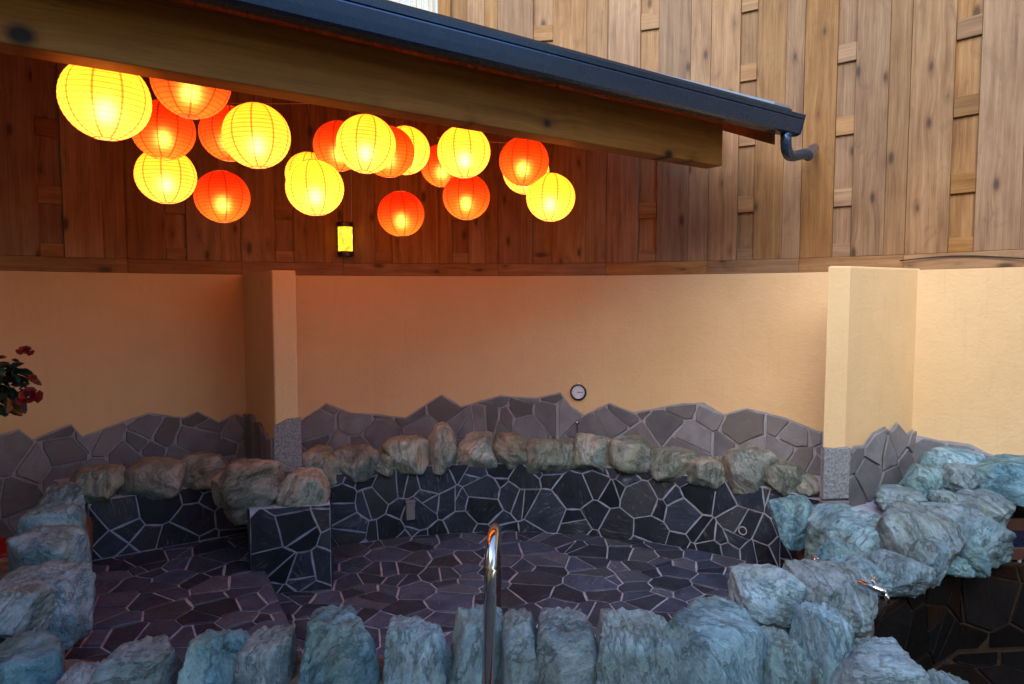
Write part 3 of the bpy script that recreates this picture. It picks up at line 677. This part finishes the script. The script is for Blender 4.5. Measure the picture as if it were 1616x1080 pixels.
# ------------------------------------------------------------------ second bath at the right
sf = struct(mk("second_bath_floor", *prism([(1.3, .6), (5.2, .6), (5.2, 4.4), (1.3, 4.4)], -.25, -.02), M['shaded_wet_grout']))
lay("flagstone", sf, crazy([(1.7, 1.6), (4.6, 1.6), (4.6, 4.1), (2.6, 3.86), (1.5, 3.1)], .33, .02, 61, .2, 1.1), lambda u, v, h: Vector((u, v, -.02 + h)), .012, M['shaded_wet_slate'], 61)
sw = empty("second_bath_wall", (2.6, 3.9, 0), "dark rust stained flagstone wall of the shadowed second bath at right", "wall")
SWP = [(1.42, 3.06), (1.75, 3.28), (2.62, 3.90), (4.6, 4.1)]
mk("grout_wall", *prism(SWP + [(4.6, 4.5), (2.3, 4.5), (1.3, 3.3)], -.2, .5), M['shaded_wet_grout'], sw)
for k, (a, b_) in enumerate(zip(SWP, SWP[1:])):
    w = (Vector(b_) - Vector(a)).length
    lay("flagstone", sw, crazy([(0, .0), (w, .0), (w, .5), (0, .5)], .27, .014, 70 + k, .3, 1.0, .4), flat_map(a, b_), .012, M['shaded_wet_slate'], 70 + k)
tr = empty("water_trough", at_y(1640, 880, 3.85), "rusty trough spilling into the dark second bath under the boulders", "trough")
a = at_y(1572, 868, 3.98); ax = Vector((1, .05, 0)).normalized(); ay = Vector((-.05, 1, 0)).normalized()
mk("basin", *box_uvw(a, ax, ay, (0, 0, 1), 0, 1.0, 0, .30, -.05, 0), M['rust'], tr, bevel=.006)
mk("lip", *box_uvw(a, ax, ay, (0, 0, 1), -.005, 1.0, -.03, -.002, -.055, .018), M['rust'], tr, bevel=.006)
mk("back_plate", *box_uvw(a, ax, ay, (0, 0, 1), -.005, 1.0, .302, .33, -.055, .08), M['rust'], tr, bevel=.006)
mk("water", *box_uvw(a, ax, ay, (0, 0, 1), .004, .99, .0, .30, .002, .008), M['water'], tr)
for dx in (.03, .13): mk("drip_icicle", *tube([a + ax * (.10 + dx) + Vector((0, -.02, -.05)), a + ax * (.10 + dx) + Vector((0, -.015, -.16))], [.012, .004], 8), M['vgrout'], tr)

# ------------------------------------------------------------------ fence
fe = empty("fence", cyl(0, 5.0, STUCCO_TOP), "tall brown timber fence of wide boards and ladder battens above the stucco wall", "fence")
FZ0 = EYE + .325
def board(parent, o, ax, out, length, w, th, name="board", seed=0):
    """board with its length on local Z; o = lower left front corner"""
    ch = .003; hw = w / 2; hl = length / 2
    V = [(-hw, 0, -hl), (hw, 0, -hl), (hw, 0, hl), (-hw, 0, hl), (-hw, -th + ch, -hl), (hw, -th + ch, -hl), (hw, -th + ch, hl), (-hw, -th + ch, hl), (-hw + ch, -th, -hl + ch), (hw - ch, -th, -hl + ch), (hw - ch, -th, hl - ch), (-hw + ch, -th, hl - ch)]
    F = [(0, 3, 2, 1), (8, 9, 10, 11)] + [(r + i, r + (i + 1) % 4, r + 4 + (i + 1) % 4, r + 4 + i) for r in (0, 4) for i in range(4)]
    me = bpy.data.meshes.new(name); me.from_pydata(V, [], F); me.update(); me.materials.append(M['fence'])
    ob_ = link(bpy.data.objects.new(name, me), parent); ax = Vector(ax).normalized()
    return ob_, hw, hl
def place(ob_, parent, pos, xa, ya, za):
    m_ = Matrix((xa, ya, za)).transposed().to_4x4(); m_.translation = Vector(pos) - parent.location; ob_.matrix_basis = m_
FR = 4.955
CU = Vector((.8195, .573, 0)).normalized(); CT = Vector((-CU.y, CU.x, 0)); CE = at_y(1140, 265, 4.8); CE.z = 0      # eaves line of the canopy
joints_px = [692, 786, 957, 1118, 1264, 1430]
J = [th_of(x, 300, FR) for x in joints_px]
J = [J[0] - R(10.4) * k for k in range(7, 0, -1)] + J + [J[-1] + R(10.2) * k for k in range(1, 5)]
rg = random.Random(4)
BAT = [.31, .73, 1.28, 1.84, 2.40, 2.96, 3.5]
Z = Vector((0, 0, 1))
for a, b_ in zip(J, J[1:]):
    A, B = cyl(a, FR, 0), cyl(b_, FR, 0); w = (B - A).length; xa = (B - A).normalized(); ya = Vector((-xa.y, xa.x, 0))   # ya points away from the bath
    ztop = 5.35 if a >= th_of(692, 300, FR) - .001 else EYE + 1.31 + .42 * ((Vector((A + B)) / 2 - CE).dot(CT)) + .03
    cuts = [(0.0007, .325), (.508, .812), (.812, .9993)] if w > .6 else [(.0007, .22), (.50, .782), (.782, .9993)]
    rec = (cuts[0][1], cuts[1][0])
    for k, (c0, c1) in enumerate(cuts):
        wd = (c1 - c0) * w; ln = ztop - FZ0 + rg.uniform(-.01, .01); of = rg.uniform(0, .005) + (.004 if k == 2 else 0)
        ob_, _, _ = board(fe, None, xa, None, ln, wd - .0006, .024)
        place(ob_, fe, A + xa * ((c0 + c1) / 2 * w) + ya * (.024 + of) + Z * (FZ0 + ln / 2), xa, ya, Z)
    ob_, _, _ = board(fe, None, xa, None, ztop - FZ0, (rec[1] - rec[0]) * w + .06, .02, "back_board")
    place(ob_, fe, A + xa * ((rec[0] + rec[1]) / 2 * w) + ya * .056 + Z * ((FZ0 + ztop) / 2), xa, ya, Z)
    ob_, _, _ = board(fe, None, xa, None, ztop - FZ0, .09, .016, "cover_strip")
    place(ob_, fe, A + xa * (cuts[1][1] * w) + ya * .050 + Z * ((FZ0 + ztop) / 2), xa, ya, Z)
    if True:
        ob_, _, _ = board(fe, None, xa, None, ztop - FZ0, .07, .016, "cover_strip")
        place(ob_, fe, B + ya * .052 + Z * ((FZ0 + ztop) / 2), xa, ya, Z)
    for zb in BAT:
        z0 = EYE + zb + rg.uniform(-.015, .015)
        if z0 + .14 > ztop: continue
        if zb == .31: z0 = FZ0
        bl = (rec[1] - rec[0]) * w - .004
        ob_, _, _ = board(fe, None, xa, None, bl, .14 if zb > .4 else .105, .022, "batten")
        place(ob_, fe, A + xa * ((rec[0] + rec[1]) / 2 * w) + ya * .034 + Z * (z0 + (.07 if zb > .4 else .0525)), Z, ya, -xa)
    ob_, _, _ = board(fe, None, xa, None, w + .03, FZ0 - STUCCO_TOP + .05, .016, "rail_backing")
    place(ob_, fe, A + xa * (w / 2) + ya * .066 + Z * ((FZ0 + STUCCO_TOP) / 2 + .0255), Z, ya, -xa)
    ob_, _, _ = board(fe, None, xa, None, w - .003, FZ0 - STUCCO_TOP - .004, .026, "bottom_rail")
    place(ob_, fe, A + xa * (w / 2) + ya * .012 + Z * ((FZ0 + STUCCO_TOP) / 2), Z, ya, -xa)
# cable along the bottom rail
cp = []
for i in range(30):
    x = 1420 + i * 12; y = 412 - 5 * math.sin(i * .22) - (x - 1420) * .03
    cp.append(at_cyl(x, y, FR - .046))
tag(mk("cable", *tube(cp, .005, 6), M['black'], smooth=True, origin=cp[0]), "thin black cable running along the fence's bottom rail at far right", "cable")
# reed screen above the lower, sheltered part of the fence
rs = empty("reed_screen", cyl(th_of(640, 100), 5.2, 4.2), "pale reed screen behind the roof at top centre, left of fence boards", "screen")
V = []; F = []
rg = random.Random(8); t0, t1 = th_of(430, 100, 5.1), th_of(690, 100, 5.1); n = 230
for i in range(n):
    t = t0 + (t1 - t0) * i / n; b0 = cyl(t + rg.uniform(-.0004, .0004), 5.12 + rg.uniform(-.004, .004), 4.1); b1 = cyl(t + rg.uniform(-.0008, .0008), 5.12 + rg.uniform(-.006, .006), 5.6 + rg.uniform(-.06, .06))
    vv, ff = tube([b0, b1], rg.uniform(.0022, .0036), 5, False); k = len(V); V += vv; F += [tuple(q + k for q in f_) for f_ in ff]
o = mk("reeds", V, F, M['reed'], rs); o["kind"] = "stuff"
for z in (4.25, 4.75, 5.25): mk("binding_wire", *tube([cyl(t0 + (t1 - t0) * i / 12, 5.108, z) for i in range(13)], .002, 5), M['steel'], rs)
mk("edge_post", *box_uvw(cyl(t1 + .003, 5.1, 0), (1, 0, 0), (0, 1, 0), Z, -.012, .02, -.01, .03, 4.1, 5.7), M['flash'], rs)

# ------------------------------------------------------------------ canopy: beam, rafters, roof, gutter
ca = empty("canopy", (0, 4, 3.0), "dark lean-to canopy with heavy timber beam and black gutter over the lanterns", "canopy")
u = Vector((.8195, .573, 0)).normalized(); t_ = Vector((-u.y, u.x, 0))            # along the eaves / inwards
E = at_y(1140, 265, 4.8); E.z = 0; BZ = EYE + .91
def cp_(s, t, z): return E + u * s + t_ * t + Z * z
S0 = -6.2
def timber(name, parent, x0, x1, t0_, t1_, z0, z1, mat, axis='u', bev=.006):
    """box timber with local Z along its length"""
    if axis == 'u': c = cp_((x0 + x1) / 2, (t0_ + t1_) / 2, (z0 + z1) / 2); L_, W_, H_ = x1 - x0, t1_ - t0_, z1 - z0; za, xa, ya = u, Z, u.cross(Z) * -1
    hl, hx, hy = L_ / 2, H_ / 2, W_ / 2
    V = [(sx * hx, sy * hy, sz * hl) for sx in (-1, 1) for sy in (-1, 1) for sz in (-1, 1)]
    F = [(0, 1, 3, 2), (4, 6, 7, 5), (0, 4, 5, 1), (2, 3, 7, 6), (0, 2, 6, 4), (1, 5, 7, 3)]
    me = bpy.data.meshes.new(name); me.from_pydata(V, [], F); me.update(); me.materials.append(mat)
    ob_ = link(bpy.data.objects.new(name, me), parent); m_ = Matrix((xa, ya, za)).transposed().to_4x4(); m_.translation = c - parent.location; ob_.matrix_basis = m_
    b = ob_.modifiers.new("bevel", 'BEVEL'); b.width = bev; b.segments = 2
    return ob_
beam = timber("beam", ca, S0, 0, 0, .14, BZ, BZ + .282, M['beam'])
SL = .42
def zr(t): return EYE + 1.31 + SL * t              # underside of the roof deck
def tmax(s, rad=4.93):
    p = E + u * s; d = Vector((p.x - WC[0], p.y - WC[1])); b_ = d.x * t_.x + d.y * t_.y; c_ = d.length_squared - rad ** 2
    return -b_ + math.sqrt(max(0.01, b_ * b_ - c_))
TG = -.22; SE = .40
def roof_slab(name, lift0, lift1, te, s_end, mat, rad):
    ss = [S0 + (s_end - S0) * i / 40 for i in range(41)]; V = []; F = []
    for s in ss:
        tm = tmax(s, rad)
        for t, l in ((te, lift0), (tm, lift0), (te, lift1), (tm, lift1)): V.append(cp_(s, t, zr(t) + l))
    for i in range(40):
        a = i * 4; F += [(a, a + 4, a + 5, a + 1), (a + 2, a + 3, a + 7, a + 6), (a, a + 2, a + 6, a + 4), (a + 1, a + 5, a + 7, a + 3)]
    F += [(0, 1, 3, 2), (160, 162, 163, 161)]
    return mk(name, V, F, mat, ca)
roof_slab("roof_deck", 0.0, .03, TG + .03, SE - .06, M['ceil'], 4.93)
roof_slab("roofing", .033, .10, TG - .06, SE - .03, M['roofing'], 4.95)
s = S0 + .3
while s < 0.0:
    tm = tmax(s) - .03; t0_ = -.17
    V = [cp_(s + ds, t, zr(t) - (h if t > -.1 else h)) for ds in (-.022, .022) for t in (t0_, tm) for h in (.098, .001)]
    mk("rafter", V, [(0, 1, 3, 2), (4, 6, 7, 5), (0, 4, 5, 1), (2, 3, 7, 6), (0, 2, 6, 4), (1, 5, 7, 3)], M['ceil'], ca)
    s += .56
timber("fascia", ca, S0, SE - .05, TG, TG + .026, EYE + 1.152, zr(TG) - .003 + .01, M['beam'])
gt = mk("gutter", [], [], M['gutter'], ca)
gp = [(-.225, 1.285), (-.228, 1.12), (-.30, 1.115), (-.325, 1.125), (-.338, 1.175), (-.352, 1.235), (-.352, 1.243), (-.343, 1.246), (-.355, 1.252), (-.362, 1.285), (-.354, 1.287), (-.345, 1.25), (-.33, 1.17), (-.30, 1.135), (-.24, 1.135), (-.232, 1.285)]
ng = len(gp); V = []
for s in (S0, SE): V += [cp_(s, t, EYE + 1.115 + (z - 1.115) * .74) for t, z in gp]
F = [(i, (i + 1) % ng, ng + (i + 1) % ng, ng + i) for i in range(ng)]
bpy.data.objects.remove(gt)
gt = mk("gutter", V, F, M['gutter'], ca)
capv = [cp_(SE + ds, t, EYE + 1.115 + (z - 1.115) * .74) for ds in (-.002, .006) for t, z in ((-.225, 1.288), (-.225, 1.112), (-.30, 1.107), (-.33, 1.12), (-.343, 1.175), (-.366, 1.288))]
mk("end_cap", capv, [tuple(range(6)), tuple(range(6, 12))] + [(i, (i + 1) % 6, 6 + (i + 1) % 6, 6 + i) for i in range(6)], M['gutter'], ca)
# raised flashing at the verge
V = [cp_(s, t, zr(t) + l) for s in (SE - .20, SE - .02) for t in (-.26, 1.0) for l in (.101, .150 if t > 0 else .118)]
mk("verge_flashing", V, [(0, 1, 3, 2), (4, 6, 7, 5), (0, 4, 5, 1), (2, 3, 7, 6), (0, 2, 6, 4), (1, 5, 7, 3)], M['flash'], ca)
# board added along the verge to give the dark area of roof shadow
sb = SE - .10; V = [cp_(sb + ds, t, zr(t) - h) for ds in (-.018, .018) for t in (TG + .03, tmax(sb) - .03) for h in (.17, .001)]
mk("shade_board", V, [(0, 1, 3, 2), (4, 6, 7, 5), (0, 4, 5, 1), (2, 3, 7, 6), (0, 2, 6, 4), (1, 5, 7, 3)], M['ceil'], ca)
# downpipe elbow turning back to the fence
g0 = cp_(SE - .09, -.28, EYE + 1.118); e1 = at_y(1281, 243, g0.y + .22)
dp = smooth_path([g0 + Z * .01, g0 - Z * .05, g0 + Vector((.02, .03, -.105)), g0 + Vector((.08, .10, -.13)), e1 + Vector((-.05, -.01, -.002)), e1 + Vector((.0, .05, -.005)), e1 + Vector((.13, .30, .09)), e1 + Vector((.26, .56, .16))], 6)
mk("downpipe", *tube(dp, .037, 14), M['gutter'], ca, smooth=True)
# wall plate carrying the roof against the fence and cross beam at the beam's end
timber("wall_plate", ca, -2.2, -.02, 1.0, 1.07, zr(1.0) - .10, zr(1.0) - .002, M['ceil'])

# ------------------------------------------------------------------ paper lanterns
LR = .18
def lantern_proto(mat):
    root = empty("paper_lantern", (0, 0, 0))
    n = 32; rows = 49; V = []; F = []; a0, a1 = -math.pi / 2 + .27, math.pi / 2 - .27
    for j in range(rows):
        a = a0 + (a1 - a0) * j / (rows - 1)
        rr = LR * (1 + .010 * (abs(math.cos(a * 24)) - .6)); z = LR * math.sin(a) * .97
        V += [(rr * math.cos(a) * math.cos(2 * math.pi * k / n), rr * math.cos(a) * math.sin(2 * math.pi * k / n), z) for k in range(n)]
    for j in range(rows - 1): F += [(j * n + k, j * n + (k + 1) % n, (j + 1) * n + (k + 1) % n, (j + 1) * n + k) for k in range(n)]
    mk("paper_shade", V, F, mat, root, smooth=True)
    rb = LR * math.cos(a0); zb = LR * math.sin(a0) * .97
    for sgn in (1, -1):
        ring = [(rb * math.cos(q * math.pi / 12), rb * math.sin(q * math.pi / 12), zb * sgn * 1.01) for q in range(25)]
        mk("wire_ring", *tube(ring, .0022, 5, False), M['wire'], root)
    mk("spreader", *tube([(-rb, 0, -zb), (0, 0, -zb * .9), (rb, 0, -zb)], .0018, 5), M['black'], root)
    mk("bulb", *lathe([(.0, -.088), (.016, -.083), (.028, -.066), (.03, -.05), (.024, -.03), (.014, -.01), (.0, -.008)], (0, 0, 0), Z, 10), M['bulb'], root, smooth=True)
    mk("socket", *lathe([(.016, -.012), (.017, .045), (.006, .06), (.0, .06)], (0, 0, 0), Z, 10), M['black'], root, smooth=True)
    cord = mk("cord", *tube([(0, 0, .05), (0, 0, 1.0)], .0022, 5), M['black'], root)
    return root
protos = {k: lantern_proto(M['lan_' + k]) for k in 'yr'}
used = {'y': False, 'r': False}
LAN = [
 ('y', 167, 157, 127, "largest yellow paper lantern, leftmost of all, tucked up under the beam"),
 ('r', 302, 129, 114, "red paper lantern whose top half is cut off by the beam at upper left"),
 ('r', 258, 206, 92, "red paper lantern sitting directly above a yellow one in the left cluster"),
 ('y', 262, 278, 88, "yellow paper lantern hanging directly beneath a red one in the left cluster"),
 ('r', 361, 211, 86, "red paper lantern half hidden behind a big yellow lantern, left cluster"),
 ('y', 405, 215, 101, "big yellow paper lantern overlapping a red one at its left, below the beam"),
 ('r', 351, 311, 82, "red paper lantern hanging lowest and alone beneath the left cluster"),
 ('y', 487, 276, 70, "yellow paper lantern almost hidden behind another yellow one left of the sconce"),
 ('y', 497, 297, 88, "yellow paper lantern covering another yellow one, up and left of the wall sconce"),
 ('r', 535, 231, 78, "red paper lantern peeking out left of the big yellow one above the sconce"),
 ('y', 578, 228, 91, "big yellow paper lantern in the middle with red lanterns on both sides"),
 ('r', 613, 240, 80, "red paper lantern squeezed between two yellow ones in the middle cluster"),
 ('y', 640, 238, 75, "yellow paper lantern half hidden at the right end of the middle cluster"),
 ('r', 698, 262, 67, "small red paper lantern peeking out left of the yellow one near the beam"),
 ('y', 732, 240, 82, "yellow paper lantern touching the beam's lower edge, right of the middle cluster"),
 ('r', 736, 311, 73, "red orange paper lantern directly below the yellow one at the beam's edge"),
 ('r', 633, 338, 72, "lowest red orange paper lantern, hanging alone right of the wall sconce"),
 ('r', 827, 255, 77, "rightmost red paper lantern, in front of a mostly hidden yellow one"),
 ('y', 830, 271, 72, "yellow paper lantern mostly hidden behind the rightmost red one"),
 ('y', 869, 312, 76, "rightmost yellow paper lantern, lowest of the right cluster"),
]
rg = random.Random(77)
for kind, x, y, w, lab in LAN:
    d = 2 * LR * FPX / w; pos = at_y(x, y, d)
    src = protos[kind]
    if not used[kind]: root = src; used[kind] = True; kids = list(src.children)
    else:
        root = link(src.copy()); kids = []
        for ch in src.children:
            c = link(ch.copy()); c.parent = root; kids.append(c)
    root.location = pos; root.rotation_euler = (rg.uniform(-.08, .08), rg.uniform(-.08, .08), rg.uniform(0, 6.28))
    tag(root, lab, "lantern", "paper lanterns hanging under the canopy")
    dp_ = Vector((pos.x - E.x, pos.y - E.y, 0)); top = zr(dp_.dot(t_)) + .01 - pos.z
    for c in kids:
        if c.name.startswith("cord"): c.scale = (1, 1, max(.12, (top - 0) / 1.0))
# support wires between the lanterns
for k, (p0, p1, d0, d1, lab) in enumerate([((352, 163), (500, 164), 4.6, 5.2, "thin pale wire strung beneath the beam behind the left lantern cluster"), ((690, 218), (800, 226), 5.3, 5.3, "thin pale wire strung beneath the beam beside the rightmost lantern cluster")]):
    a, b_ = at_y(*p0, d0), at_y(*p1, d1)
    tag(mk("support_wire", *tube([a, (a + b_) / 2 - Z * .003, b_], .0016, 5), M['wire'], origin=a), lab, "wire")

# ------------------------------------------------------------------ wall sconce
p = at_cyl(545, 377, FR - .002); n = Vector((WC[0] - p.x, WC[1] - p.y, 0)).normalized(); xa = Vector((-n.y, n.x, 0))
sc = empty("wall_sconce", p, "small lit amber glass wall sconce with dark caps on the fence", "lamp")
def half_cyl(r, z0, z1, d=1.0, off=.02):
    prof_ = [(math.cos(math.pi * k / 14), math.sin(math.pi * k / 14)) for k in range(15)]
    V = [p + xa * (r * c) + n * (off + r * d * s_) + Z * z for z in (z0, z1) for c, s_ in prof_]
    return V, [tuple(range(15)), tuple(range(15, 30))] + [(i, (i + 1) % 15, 15 + (i + 1) % 15, 15 + i) for i in range(15)]
mk("glass_shade", *half_cyl(.066, -.12, .105), M['sconce'], sc)
mk("top_cap", *half_cyl(.076, .106, .15), M['black'], sc, bevel=.004)
mk("bottom_cap", *half_cyl(.074, -.166, -.121), M['black'], sc, bevel=.004)
mk("back_plate", *box_uvw(p, xa, n, Z, -.074, .074, .001, .019, -.16, .145), M['black'], sc)
mk("feed_wire", *tube([p + xa * .06 + n * .008 + Z * .14, p + xa * .062 + n * .006 + Z * .6, p + xa * .062 + n * .006 + Z * 1.25], .0025, 5), M['wire'], sc)

# ------------------------------------------------------------------ dial thermometer and probe
p = at_cyl(913, 619, WR); n = Vector((WC[0] - p.x, WC[1] - p.y, 0)).normalized(); xa = Vector((-n.y, n.x, 0))
tm = empty("dial_thermometer", p, "round black rimmed dial thermometer with white face on the stucco wall", "thermometer")
mk("casing", *lathe([(.0, .0), (.076, .0), (.078, .02), (.074, .030), (.066, .032), (.060, .026), (.0, .026)], p, n, 32), M['black'], tm, smooth=False)
mk("dial", *lathe([(.0, .027), (.060, .027), (.060, .0285), (.0, .0285)], p, n, 32), M['dial'], tm)
for k in range(11):
    an = R(-225 + 27 * k); d_ = xa * math.cos(an) - Z * math.sin(an) * 1; e_ = n.cross(d_)
    mk("tick", *box_uvw(p + n * .029, d_, e_, n, .043, .055, -.0018, .0018, 0, .001), M['black'], tm)
d_ = (xa * .9 + Z * .05).normalized(); mk("needle", *box_uvw(p + n * .031, d_, n.cross(d_), n, -.012, .044, -.0025, .0025, 0, .001), M['black'], tm)
mk("hanger", *lathe([(.008, 0), (.008, .02), (.0, .022)], p + Z * .082 - n * -.008, n, 10), M['steel'], tm)
p2 = at_cyl(911, 666, WR - .035); n2 = Vector((WC[0] - p2.x, WC[1] - p2.y, 0)).normalized()
pb = empty("temperature_probe", p2, "tiny metal clip with thin lead hanging below the dial thermometer", "probe")
mk("clip", *lathe([(.018, -.01), (.020, .012), (.008, .03), (.0, .032)], p2, n2, 12), M['steel'], pb, smooth=True)
mk("lead", *tube([p2 + n2 * .01 - Z * .01, p2 + n2 * .012 - Z * .12, p2 + n2 * .03 - Z * .30], .004, 6), M['black'], pb)

# ------------------------------------------------------------------ grab rail at the near rim
d1 = 2.45; b0 = at_y(770, 1080, d1); t0 = at_y(770, 900, d1); far = at_y(789, 905, 3.28)
hr = empty("grab_rail", (b0.x, d1, .46), "bent stainless steel grab rail standing at the near rim of the bath", "rail")
def onray(px, y, z): return Vector(((px - 808) / FPX * y, y, z))
pts = [onray(765, d1, .44), onray(770, d1, .75), onray(773, d1, 1.0), onray(774, d1 + .02, 1.09), onray(776, d1 + .07, 1.145), onray(779, d1 + .16, 1.155), onray(781, d1 + .36, 1.10), onray(782, d1 + .54, 1.01), onray(783, d1 + .63, .87), onray(783, d1 + .65, .6), onray(783, d1 + .65, .0)]
mk("tube", *tube(smooth_path(pts, 8), .0235, 20), M['steel'], hr, smooth=True)
mk("base_flange", *lathe([(.05, 0), (.05, .012), (.028, .02), (.0, .02)], Vector((b0.x - .005, d1, .455)), Z, 20), M['steel'], hr)

# ------------------------------------------------------------------ chrome taps
def tap(pos, axis, label, big=1.0):
    t = empty("chrome_tap", pos, label, "tap"); axis = Vector(axis).normalized(); s = big
    mk("body", *lathe([(.012 * s, -.06 * s), (.018 * s, -.055 * s), (.020 * s, 0), (.024 * s, .01 * s), (.024 * s, .03 * s), (.019 * s, .06 * s), (.020 * s, .085 * s), (.0, .088 * s)], pos, axis, 18), M['chrome'], t, smooth=True)
    q = pos + axis * .02 * s
    mk("stem", *tube([q, q + Z * .045 * s], .008 * s, 10), M['chrome'], t, smooth=True)
    side = axis.cross(Z).normalized(); h = q + Z * .05 * s
    mk("handle", *tube([h - side * .042 * s, h - side * .03 * s, h + side * .03 * s, h + side * .042 * s], [.006 * s, .009 * s, .009 * s, .006 * s], 10), M['chrome'], t, smooth=True)
    e = pos + axis * .075 * s
    mk("spout", *tube([e, e + axis * .02 * s - Z * .03 * s, e + axis * .02 * s - Z * .055 * s], [.014 * s, .012 * s, .011 * s], 12), M['chrome'], t, smooth=True)
tap(at_y(1288, 888, 3.55), (-.75, -.3, 0), "small chrome tap poking from the boulders beside the main bath", .62)
tap(at_y(1372, 925, 3.18), (.62, -.55, -.12), "chrome tap over the dark second bath among the boulders", .85)

# ------------------------------------------------------------------ flowering plant at the left edge
pc = Vector((-3.17, 4.05, 0))
pt = empty("flowering_plant", (pc.x, pc.y, 0.0), "dark leafy plant with red blooms at left edge in front of the wall", "plant")
mk("pot", *lathe([(.0, 0), (.13, 0), (.15, .05), (.19, .40), (.215, .44), (.215, .5), (.19, .5), (.17, .44), (.0, .43)], (pc.x - .02, pc.y + .1, .02), Z, 24), M['pot'], pt, smooth=True)
mk("trunk", *tube(smooth_path([(pc.x - .02, pc.y + .1, .44), (pc.x - .10, pc.y + .05, .8), (pc.x - .06, pc.y, 1.15), (pc.x - .02, pc.y, 1.45)], 5), .016, 8), M['stem'], pt, smooth=True)
rg = random.Random(5)
leafV = [(0, 0, 0), (.28, .3, .06), (.36, .62, .09), (.2, .9, .03), (0, 1.05, -.05), (-.2, .9, .03), (-.36, .62, .09), (-.28, .3, .06), (0, .35, -.02), (0, .7, -.02)]
leafF = [(0, 1, 8), (1, 2, 9, 8), (2, 3, 9), (3, 4, 9), (4, 5, 9), (5, 6, 9), (6, 7, 8, 9), (7, 0, 8)]
lme = bpy.data.meshes.new("leaf"); lme.from_pydata(leafV, [], leafF); lme.materials.append(M['leaf'])
cc = Vector((pc.x - .02, pc.y, 1.53))
for i in range(230):
    d_ = Vector((rg.gauss(0, 1), rg.gauss(0, 1), rg.gauss(0, 1))).normalized(); r_ = rg.uniform(.35, 1) ** .6
    pos = cc + Vector((d_.x * .25, d_.y * .26, d_.z * .17)) * r_
    o = link(bpy.data.objects.new("leaf", lme), pt); o.location = pos - pt.location
    o.rotation_euler = (rg.uniform(-1.2, .6), rg.uniform(-.6, .6), math.atan2(d_.y, d_.x) - math.pi / 2 + rg.uniform(-.6, .6)); s_ = rg.uniform(.07, .12); o.scale = (s_, s_, s_)
for i in range(12):
    a = cc + Vector((rg.uniform(-.1, .1), rg.uniform(-.1, .1), -.08)); d_ = Vector((rg.gauss(0, 1), rg.gauss(0, 1), rg.gauss(.3, .8))).normalized()
    mk("twig", *tube([a, a + d_ * .1, a + d_ * .2 + Z * .01], [.004, .003, .002], 5), M['stem'], pt)
pV = []; pF = []
for k in range(9):
    an = k * 2.4; r0 = .25 + .08 * k; t2 = .9 - .08 * k; k0 = len(pV)
    for (a_, r_, z_) in ((-.5, .15, 0), (.5, .15, 0), (.75, r0, t2 * .7), (.3, r0 * 1.12, t2), (-.3, r0 * 1.12, t2), (-.75, r0, t2 * .7)):
        pV.append((r_ * math.cos(an + a_), r_ * math.sin(an + a_), z_ * .8))
    pF.append(tuple(range(k0, k0 + 6)))
pme = bpy.data.meshes.new("flower"); pme.from_pydata(pV, [], pF); pme.materials.append(M['petal'])
for (x, y, s_, e) in ((46, 628, .075, (.9, .3, .2)), (39, 556, .05, (.5, .5, 0)), (52, 597, .028, (.4, .9, 0)), (24, 571, .028, (0, .4, 0)), (2, 566, .03, (.4, 0, 0)), (-20, 610, .07, (.6, -.3, 0))):
    o = link(bpy.data.objects.new("flower", pme), pt); o.location = at_y(x, y, pc.y - .1) - pt.location; o.rotation_euler = e; o.scale = (s_, s_, s_)
